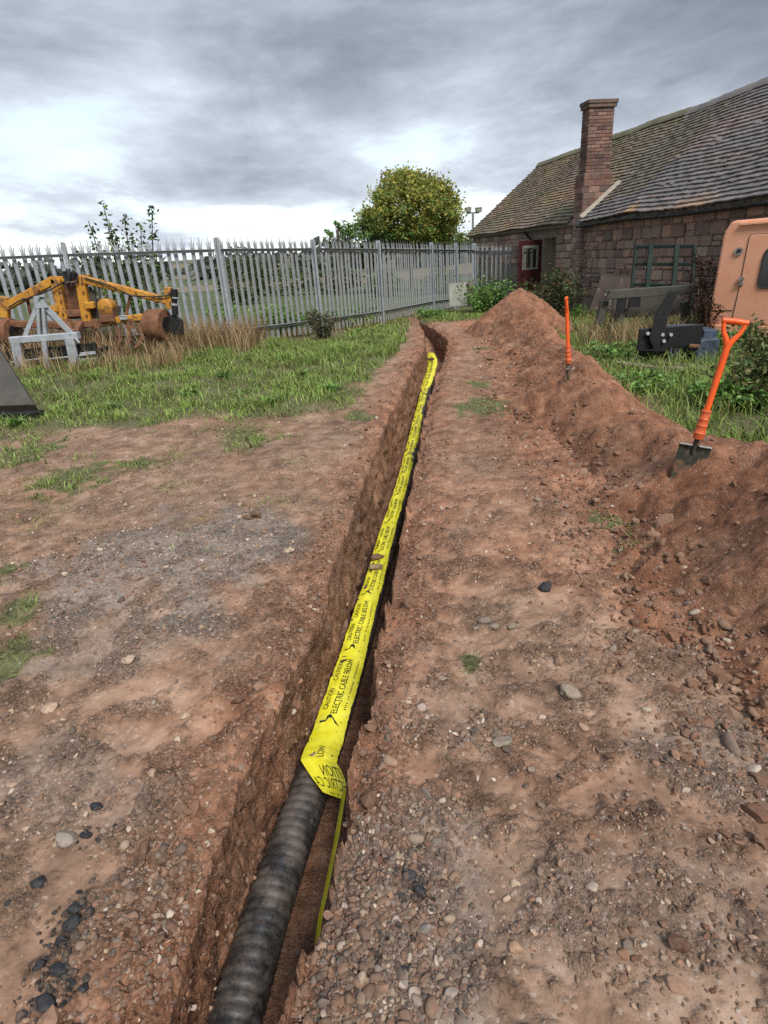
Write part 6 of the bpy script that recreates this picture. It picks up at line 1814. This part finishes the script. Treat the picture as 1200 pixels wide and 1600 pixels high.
# rank grass and weeds between the ridge of spoil and the barn
crx = lambda Y: np.interp(Y, [c_[1] for c_ in CREST] + [13.6, 15.5], [c_[0] for c_ in CREST] + [4.35, 4.0])
f_right = lambda X, Y: (X > crx(Y) + 0.42 + 0.1 * pn(Y * 3, Y * 0, 3)) * (X < 4.2 + (27.2 - Y) * 0.1517 + 0.15) * 1.0
sets = []
P = sample(26000, 2.5, 7.4, 2.6, 15.5, lambda X, Y: f_right(X, Y) * np.clip(0.5 + 0.7 * fbm(X * 1.4, Y * 1.4, 3, 160), 0.08, 1), heap_top)
H = (0.10 + 0.16 * rng.random(len(P))) * (0.6 + 0.8 * sst(0.3, 1.3, P[:, 0] - crx(P[:, 1])))
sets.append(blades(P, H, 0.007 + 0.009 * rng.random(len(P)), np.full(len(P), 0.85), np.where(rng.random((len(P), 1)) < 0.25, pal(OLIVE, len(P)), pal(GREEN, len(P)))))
V, F, C = merge(sets)
tag(np_mesh('rank_grass', V, F, M['grass'], col=C), 'rank green grass between the earth ridge and the barn', 'grass', kind='stuff')

# dry straw coloured grass
def dry(P, lo, hi, pal_=STRAW):
    n = len(P)
    return blades(P, rng.uniform(lo, hi, n), 0.006 + 0.007 * rng.random(n), np.full(n, 0.55), pal(pal_, n))


sets = []
P = sample(13000, -8, -0.4, 9.6, 13.2, lambda X, Y: np.exp(-(np.maximum(fence_dist(X, Y) - 0.1, 0) / 0.75) ** 2) * np.clip(0.45 + 0.9 * fbm(X * 1.1, Y * 1.1, 2, 170), 0, 1) * (X < -2.2 + 0.4 * pn(Y, X, 4)))
sets.append(dry(P, 0.25, 0.78))
P = sample(1500, -7, -3.2, 9.5, 11.4, lambda X, Y: np.clip(0.4 + fbm(X * 1.3, Y * 1.3, 2, 171), 0, 1)); sets.append(dry(P, 0.2, 0.5))
P = sample(500, -3.2, 2.5, 13, 18, lambda X, Y: (fence_dist(X, Y) < 0.5) * 1.0); sets.append(dry(P, 0.2, 0.45))
V, F, C = merge(sets)
tag(np_mesh('dry_grass', V, F, M['grass'], col=C), 'tall straw coloured dry grass along the palisade fence', 'grass', kind='stuff')
sets = []
for px_, py_, n, lo, hi, sp in ((985, 530, 700, 0.35, 0.78, 0.32), (1020, 520, 650, 0.35, 0.80, 0.32), (950, 510, 420, 0.3, 0.65, 0.34), (1050, 505, 250, 0.3, 0.7, 0.3), (1170, 520, 600, 0.5, 1.1, 0.32), (1195, 520, 600, 0.5, 1.15, 0.30), (1140, 520, 120, 0.4, 0.8, 0.3), (1010, 478, 200, 0.4, 0.8, 0.5)):
    c0 = atz(px_, py_ + 18); XY = np.column_stack([c0[0] + rng.normal(0, sp, n), c0[1] + rng.normal(0, sp * 1.3, n)])
    sets.append(dry(np.column_stack([XY, heap_top(XY[:, 0], XY[:, 1])]), lo, hi, np.concatenate([STRAW, OLIVE[:2]])))
V, F, C = merge(sets)
tag(np_mesh('dry_grass', V, F, M['grass'], col=C), 'dry tawny grass stalks around the scrap by the barn', 'grass', kind='stuff')


def leaf_cloud(P, size, colr, flat=0.5, asp=0.55):
    """leaf-shaped faces (two triangles, folded along the rib) at P"""
    n = len(P); a = rng.normal(size=(n, 3)); a[:, 2] *= flat; a /= np.linalg.norm(a, axis=1)[:, None]
    b = np.cross(a, rng.normal(size=(n, 3))); b /= np.linalg.norm(b, axis=1)[:, None]; nz = np.cross(a, b)
    s = np.asarray(size)[:, None] if np.ndim(size) else np.full((n, 1), size)
    V = np.stack([P - a * s * 0.5, P + b * s * asp * 0.5 + nz * s * 0.08, P + a * s * 0.5, P - b * s * asp * 0.5 + nz * s * 0.08], 1).reshape(-1, 3)
    o = np.arange(n)[:, None] * 4
    T = np.concatenate([o + np.array([[0, 1, 2]]), o + np.array([[0, 2, 3]])])
    return V, np.zeros((0, 4), int), T, np.repeat(colr, 4, 0)


def plant(name, label, base, stems, leaf_n, leaf_s, pal_, spread=0.10, cat='plant', stem_r=0.008, stem_mat=None, start=0.15, grp=None, part_='foliage'):
    """stems: list of point lists (world); leaves gather along the stems"""
    base = np.array(base, float); r = thing(name, base, label, cat, group=grp)
    mb = MB(base); P = []
    for st in stems:
        st = [np.array(x, float) for x in st]
        rr = np.linspace(stem_r, stem_r * 0.35, len(st)); mb.tube(st, list(rr), 5)
        A = np.array(st); t = rng.uniform(start, 1.0, leaf_n) * (len(st) - 1); i = np.minimum(t.astype(int), len(st) - 2); f = (t - i)[:, None]
        P.append(A[i] * (1 - f) + A[i + 1] * f + rng.normal(0, spread, (leaf_n, 3)) * np.array([1, 1, 0.7]))
    mb.build('stem', stem_mat or M['bark'], r, smooth=True)
    P = np.concatenate(P); P[:, 2] = np.maximum(P[:, 2], base[2] + 0.02); n = len(P)
    v, q_, t, c = leaf_cloud(P - base, leaf_s * rng.uniform(0.6, 1.3, n), pal(pal_, n))
    np_mesh(part_, v, [t], M['leaf'], r, col=c, smooth=False)
    return r


def arch(base, n, h, sp, lean=0.0):
    out = []
    for _ in range(n):
        a = rng.uniform(0, 2 * PI); d = np.array([math.cos(a), math.sin(a), 0]) * rng.uniform(0.2, 1) * sp; hh = h * rng.uniform(0.6, 1.05)
        b0 = np.array(base) + d * 0.35
        out.append([b0, b0 + d * 0.3 + np.array([0, 0, hh * 0.5]), b0 + d * 0.7 + np.array([lean * 0.5, 0, hh * 0.85]), b0 + d * 1.1 + np.array([lean, 0, hh])])
    return out


def gnd(px_, py_):
    p = atz(px_, py_)
    for _ in range(3):
        p = atz(px_, py_, float(base_z(p[0], p[1])))
    return p


LG = 1.25 * np.array([(0.105, 0.20, 0.04), (0.135, 0.25, 0.055), (0.08, 0.15, 0.033), (0.17, 0.285, 0.08)])
LD = np.array([(0.045, 0.075, 0.022), (0.06, 0.10, 0.03), (0.035, 0.06, 0.02), (0.09, 0.11, 0.04)])
LR = np.array([(0.14, 0.075, 0.04), (0.10, 0.09, 0.035), (0.055, 0.075, 0.025), (0.17, 0.11, 0.06), (0.05, 0.065, 0.02)])
LK = np.array([(0.045, 0.022, 0.014), (0.06, 0.03, 0.018), (0.03, 0.018, 0.012)])
LA = np.array([(0.27, 0.25, 0.05), (0.21, 0.22, 0.05), (0.31, 0.265, 0.06), (0.15, 0.18, 0.042)])

# bushes by the barn door and the fence corner
b = at(872, 470, 15.6); b[2] = -0.15
plant('bush', 'reddish leaved bush in front of the barn door jamb', b, arch(b, 34, 1.15, 0.62), 70, 0.085, np.concatenate([LR, LD, LD]), 0.10, 'bush')
b = at(775, 480, 19.5); b[2] = -0.2
plant('bush', 'dark green bramble in front of the short fence stretch', b, arch(b, 30, 0.95, 0.95), 70, 0.10, np.concatenate([LG, LD]), 0.14, 'bush')
b = at(752, 478, 18.6); b[2] = -0.15
plant('bush', 'bright green nettle clump beside the short timber post', b, arch(b, 16, 0.75, 0.40), 60, 0.09, LG, 0.08, 'bush')
b = gnd(505, 534); b[2] = float(base_z(b[0], b[1]))
plant('weed_bush', 'dark bushy weed in the turf before the long fence stretch', b, arch(b, 22, 0.62, 0.30), 60, 0.05, np.concatenate([LD, LR]), 0.05, 'weed')
b = gnd(455, 525)
plant('weed_bush', 'leafy green weed clump in the turf left of the dark weed', b, arch(b, 26, 0.55, 0.55), 40, 0.10, LG * 1.1, 0.07, 'weed')
b = gnd(425, 515)
plant('weed_bush', 'bright green nettle clump at the foot of the long fence stretch', b, arch(b, 22, 0.60, 0.50), 40, 0.09, LG, 0.07, 'weed')
b = gnd(545, 512)
plant('weed_bush', 'low bright weed clump right of the dark weed by the fence', b, arch(b, 18, 0.35, 0.50), 40, 0.09, LG, 0.06, 'weed')
b = gnd(350, 508)
plant('weed_bush', 'green weed clump at the foot of the fence corner post', b, arch(b, 20, 0.45, 0.45), 40, 0.085, LG, 0.06, 'weed')
b = gnd(575, 500)
plant('weed_bush', 'light green weed clump under the middle post of the long fence', b, arch(b, 18, 0.40, 0.50), 40, 0.09, LG, 0.06, 'weed')
b = gnd(395, 515)
plant('weed_bush', 'low green weed clump where dry grass meets the turf', b, arch(b, 14, 0.35, 0.40), 40, 0.08, LG, 0.06, 'weed')
# dead dock stems beside the orange vehicle
b = at(1100, 540, 9.7); b[2] = -0.1
plant('dock_plant', 'tall dead dark brown dock stems beside the orange vehicle', b, arch(b, 16, 1.45, 0.30), 130, 0.040, LK, 0.035, 'dead plant', 0.010, M['rust'], 0.3)
b = at(1106, 545, 9.3); b[2] = -0.1
plant('dock_plant', 'shorter dark dead dock plant right against the orange vehicle', b, arch(b, 14, 0.95, 0.20), 130, 0.042, LK, 0.04, 'dead plant', 0.010, M['rust'], 0.1)
b = at(950, 520, 10.9); b[2] = -0.1
plant('dock_plant', 'dead brown dock stems left of the loader frame', b, arch(b, 10, 0.85, 0.35), 60, 0.035, np.concatenate([LK, LR]), 0.03, 'dead plant', 0.009, M['rust'], 0.25)
# leafy weeds on the verge
for i, (px_, py_, h, sp, n, pl, lab) in enumerate([
        (672, 497, .30, .30, 16, LG, 'green weed hanging over the far end of the trench'),
        (1080, 520, .42, .35, 22, LG, 'bright green leafy weed behind the black implement'),
        (965, 565, .30, .36, 18, LG, 'broad leaved green weed at the left end of the timbers'),
        (1178, 640, .60, .34, 34, np.concatenate([LD * 1.4, OLIVE * 0.9]), 'grey green bushy weed at the right picture edge'),
        (1140, 640, .34, .30, 20, LG, 'green leafy weed just right of the nearer spade shaft'),
        (1195, 590, .70, .34, 30, np.concatenate([LD * 1.5, OLIVE * 0.8]), 'tall grey green weed under the orange vehicle'),
        (1165, 560, .55, .30, 24, np.concatenate([LD * 1.5, OLIVE]), 'olive green weed in front of the orange vehicle sill'),
        (905, 500, .35, .40, 16, LG, 'green weed right of the farther spade handle'),
        (850, 488, .45, .30, 14, LG, 'green nettle patch behind the peaked earth heap'),
        (1020, 610, .22, .34, 16, LG, 'low green weed below the timbers'),
        (1125, 560, .45, .30, 18, LG, 'green weed between the black implement and the nearer spade grip')]):
    b = gnd(px_, py_); b[2] = float(heap_top(b[0], b[1])) - 0.02
    plant('weed', lab, b, arch(b, n, h, sp), 34, 0.075, pl, 0.05, 'weed', grp='weeds between the ridge and the barn')
sets = []
for px_, py_ in ((540, 555), (470, 590), (520, 612), (250, 560), (300, 620), (420, 632), (350, 590), (560, 520), (600, 505), (690, 492), (720, 490), (180, 640), (110, 640), (30, 665), (500, 560), (440, 560), (380, 620), (330, 560), (580, 540), (670, 488), (700, 496)):
    b = gnd(px_, py_); b[2] = float(base_z(b[0], b[1])); n_l = 16
    sets.append(blades(b + np.column_stack([rng.normal(0, 0.05, n_l), rng.normal(0, 0.05, n_l), np.zeros(n_l)]), rng.uniform(0.08, 0.17, n_l), rng.uniform(0.03, 0.055, n_l), np.full(n_l, 1.3), pal(LG, n_l)))
V, F, C = merge(sets)
tag(np_mesh('broadleaf_weeds', V, F, M['leaf'], col=C, smooth=False), 'low broad leaved weeds spread through the turf', 'weeds', kind='stuff')


# trees
def tree(name, label, base, trunk_h, crown_c, crown_r, n_clump, per, leaf_s, pal_, lean=0.0, grp=None):
    base = np.array(base, float); r = thing(name, base, label, 'tree', group=grp)
    crown_c = np.array(crown_c, float); crown_r = np.array(crown_r, float)
    top = np.array([0, 0, trunk_h]); mb = MB()
    mb.tube([np.array([0, 0, 0]), top * 0.5 + np.array([lean * 0.3, 0, 0]), top + np.array([lean, 0, 0]), crown_c - base + np.array([0, 0, crown_r[2] * 0.3])], [0.16, 0.13, 0.11, 0.04], 9)
    cl = []
    while len(cl) < n_clump:
        u = rng.normal(size=3); u /= np.linalg.norm(u); rad = rng.uniform(0.35, 1.0) ** 0.5
        k = 1 + 0.22 * float(pn(u[0] * 2.1 + 5, u[2] * 2.1 + u[1], 400))
        p = crown_c - base + u * crown_r * rad * k
        if p[2] > 0.4:
            cl.append(p)
    cl = np.array(cl)
    for i in range(0, n_clump, max(1, n_clump // 26)):
        a = top + np.array([lean, 0, 0]) * 1.0 + (crown_c - base - top) * rng.uniform(0, 0.7); m_ = (a + cl[i]) / 2 + np.array([0, 0, 0.15])
        mb.tube([a, m_, cl[i]], [0.05, 0.03, 0.012], 5)
    mb.build('trunk', M['bark'], r, smooth=True)
    idx = np.repeat(np.arange(n_clump), per); sz = rng.uniform(0.6, 1.3, n_clump)[idx][:, None]
    P = cl[idx] + rng.normal(0, 1, (len(idx), 3)) * sz * crown_r * 0.095
    tone = (rng.uniform(0.75, 1.2, n_clump))[idx][:, None]
    hue = np.clip((cl[idx][:, 2] - (crown_c[2] - base[2] - crown_r[2])) / (2 * crown_r[2]), 0, 1)
    yel = rng.random(len(idx)) < 0.25 + 0.65 * hue
    c = np.where(yel[:, None], pal(pal_[0], len(idx)), pal(pal_[1], len(idx))) * tone
    v, q_, t, c = leaf_cloud(P, leaf_s * rng.uniform(0.6, 1.3, len(idx)), c, 0.8, 0.6)
    np_mesh('crown', v, [t], M['leaf'], r, col=c, smooth=False)
    return r


TY = 34.0
cc0 = at(641, 333, TY)
tree('tree', 'round yellowing tree standing behind the palisade fence', (2.3, TY, -0.9), 1.9, cc0, (2.45, 2.4, 1.85), 260, 130, 0.165, (LA * 1.4, np.concatenate([LA, LG])))
cc1 = at(575, 372, 33.0)
tree('tree', 'smaller green bushy tree at the left foot of the yellowing tree', (cc1[0], 33.0, -0.8), 1.2, cc1, (1.6, 1.3, 1.0), 80, 60, 0.13, (LG, LD))
cc2 = at(528, 366, 32.0)
tree('tree', 'thin young sapling left of the bushy tree behind the fence', (cc2[0], 32.0, -0.8), 1.5, cc2, (0.7, 0.6, 0.75), 26, 36, 0.12, (LG, LD))
cc3 = at(690, 372, 35.0)
tree('tree', 'low yellow green tree between the yellowing tree and the barn', (cc3[0], 35.0, -0.9), 1.0, cc3, (1.5, 1.2, 0.9), 60, 50, 0.13, (LA, LG))
# tall leafy shrub behind the left fence
b = np.array([-5.5, 14.2, 0.15]); st = []
for px_, py_ in ((118, 388), (138, 345), (161, 318), (170, 345), (193, 335), (206, 365), (220, 352), (237, 326), (150, 380), (182, 372), (228, 385), (130, 395), (205, 395), (245, 398), (170, 410), (215, 420)):
    t_ = at(px_, py_, 14.2 + rng.uniform(-0.3, 0.3)); b0 = b + np.array([(t_[0] - b[0]) * 0.45, rng.uniform(-0.2, 0.2), 0])
    st.append([b0, b0 * 0.6 + t_ * 0.4 + np.array([rng.uniform(-.05, .05), 0, 0]), b0 * 0.25 + t_ * 0.75, t_])
plant('tall_shrub', 'tall leafy shrub with upright stems rising behind the fence', b, st, 120, 0.105, np.concatenate([LD, LG[:1]]), 0.06, 'shrub', 0.024)
b = np.array([-5.4, 14.0, 0.1])
plant('shrub', 'dense low dark shrub at the foot of the tall leafy shrub', b, arch(b, 34, 1.35, 0.85), 55, 0.085, np.concatenate([LD, LG[:2]]), 0.13, 'shrub')
# bushes in the field beyond the long fence stretch
for i, (px_, ytop, ybot, Yd, w, lab, pl) in enumerate([
        (375, 398, 470, 27, 1.1, 'tall dark bush behind the fence near its corner post', LD), (445, 425, 468, 34, 1.8, 'wide dark hedge bush in the field behind the fence', LD),
        (520, 428, 466, 35, 1.8, 'dark hedge bush in the field straight behind the fence middle', LD), (600, 425, 465, 30, 0.9, 'green bush close behind the fence left of the tree foot', np.concatenate([LD, LG])), (690, 420, 450, 31, 1.0, 'green bush behind the fence near the barn', np.concatenate([LD, LG]))]):
    c0 = at(px_, (ytop + ybot) / 2, Yd); hgt = (at(px_, ytop, Yd) - at(px_, ybot, Yd))[2]
    b = np.array([c0[0], Yd, float(base_z(c0[0], Yd))]); hgt = max(hgt, at(px_, ytop, Yd)[2] - b[2])
    n = 1700; u = rng.normal(size=(n, 3)); u /= np.linalg.norm(u, axis=1)[:, None]; u *= rng.uniform(0.3, 1, (n, 1)) ** 0.4
    P = u * np.array([w, 0.8, hgt * 0.5]) * (1 + 0.2 * pn(u[:, 0] * 3, u[:, 2] * 3, 410 + i))[:, None] + np.array([0, 0, hgt * 0.5])
    r = thing('field_bush', b, lab, 'bush', group='bushes beyond the fence')
    v, q_, t, c = leaf_cloud(P, 0.16 * rng.uniform(0.6, 1.3, n), pal(pl, n)); np_mesh('foliage', v, [t], M['leaf'], r, col=c, smooth=False)
    mb = MB(); mb.tube([np.array([0, 0, -0.05]), np.array([0.03, 0, hgt * 0.6])], [0.06, 0.02], 6); mb.build('stem', M['bark'], r)

# far wood along the skyline
P = []
for k in range(150):
    a = rng.uniform(-0.95, 0.55); d = rng.choice([130., 190., 280.]) * rng.uniform(0.9, 1.1)
    X_, Y_ = d * math.sin(a), d * math.cos(a); h = rng.uniform(3, 8) * (0.6 if rng.random() < 0.5 else 1)
    z = float(base_z(X_, Y_)); n = 45
    u = rng.normal(size=(n, 3)); u /= np.linalg.norm(u, axis=1)[:, None]
    P.append(np.array([X_, Y_, z + h * 0.42]) + u * np.array([h * 0.75, h * 0.6, h * 0.45]) * rng.uniform(0.5, 1, (n, 1)))
P = np.concatenate(P); n = len(P)
v, q_, t, c = leaf_cloud(P, 2.0 * rng.uniform(0.6, 1.3, n), pal(np.array([(0.10, 0.12, 0.095), (0.085, 0.10, 0.08), (0.12, 0.135, 0.10)]), n), 0.8, 0.8)  # leaf colours greyed and lightened to stand in for distance haze
tag(np_mesh('far_wood', v, [t], M['leaf'], col=c, smooth=False), 'dark far off trees and hedges along the skyline', 'wood', kind='stuff')
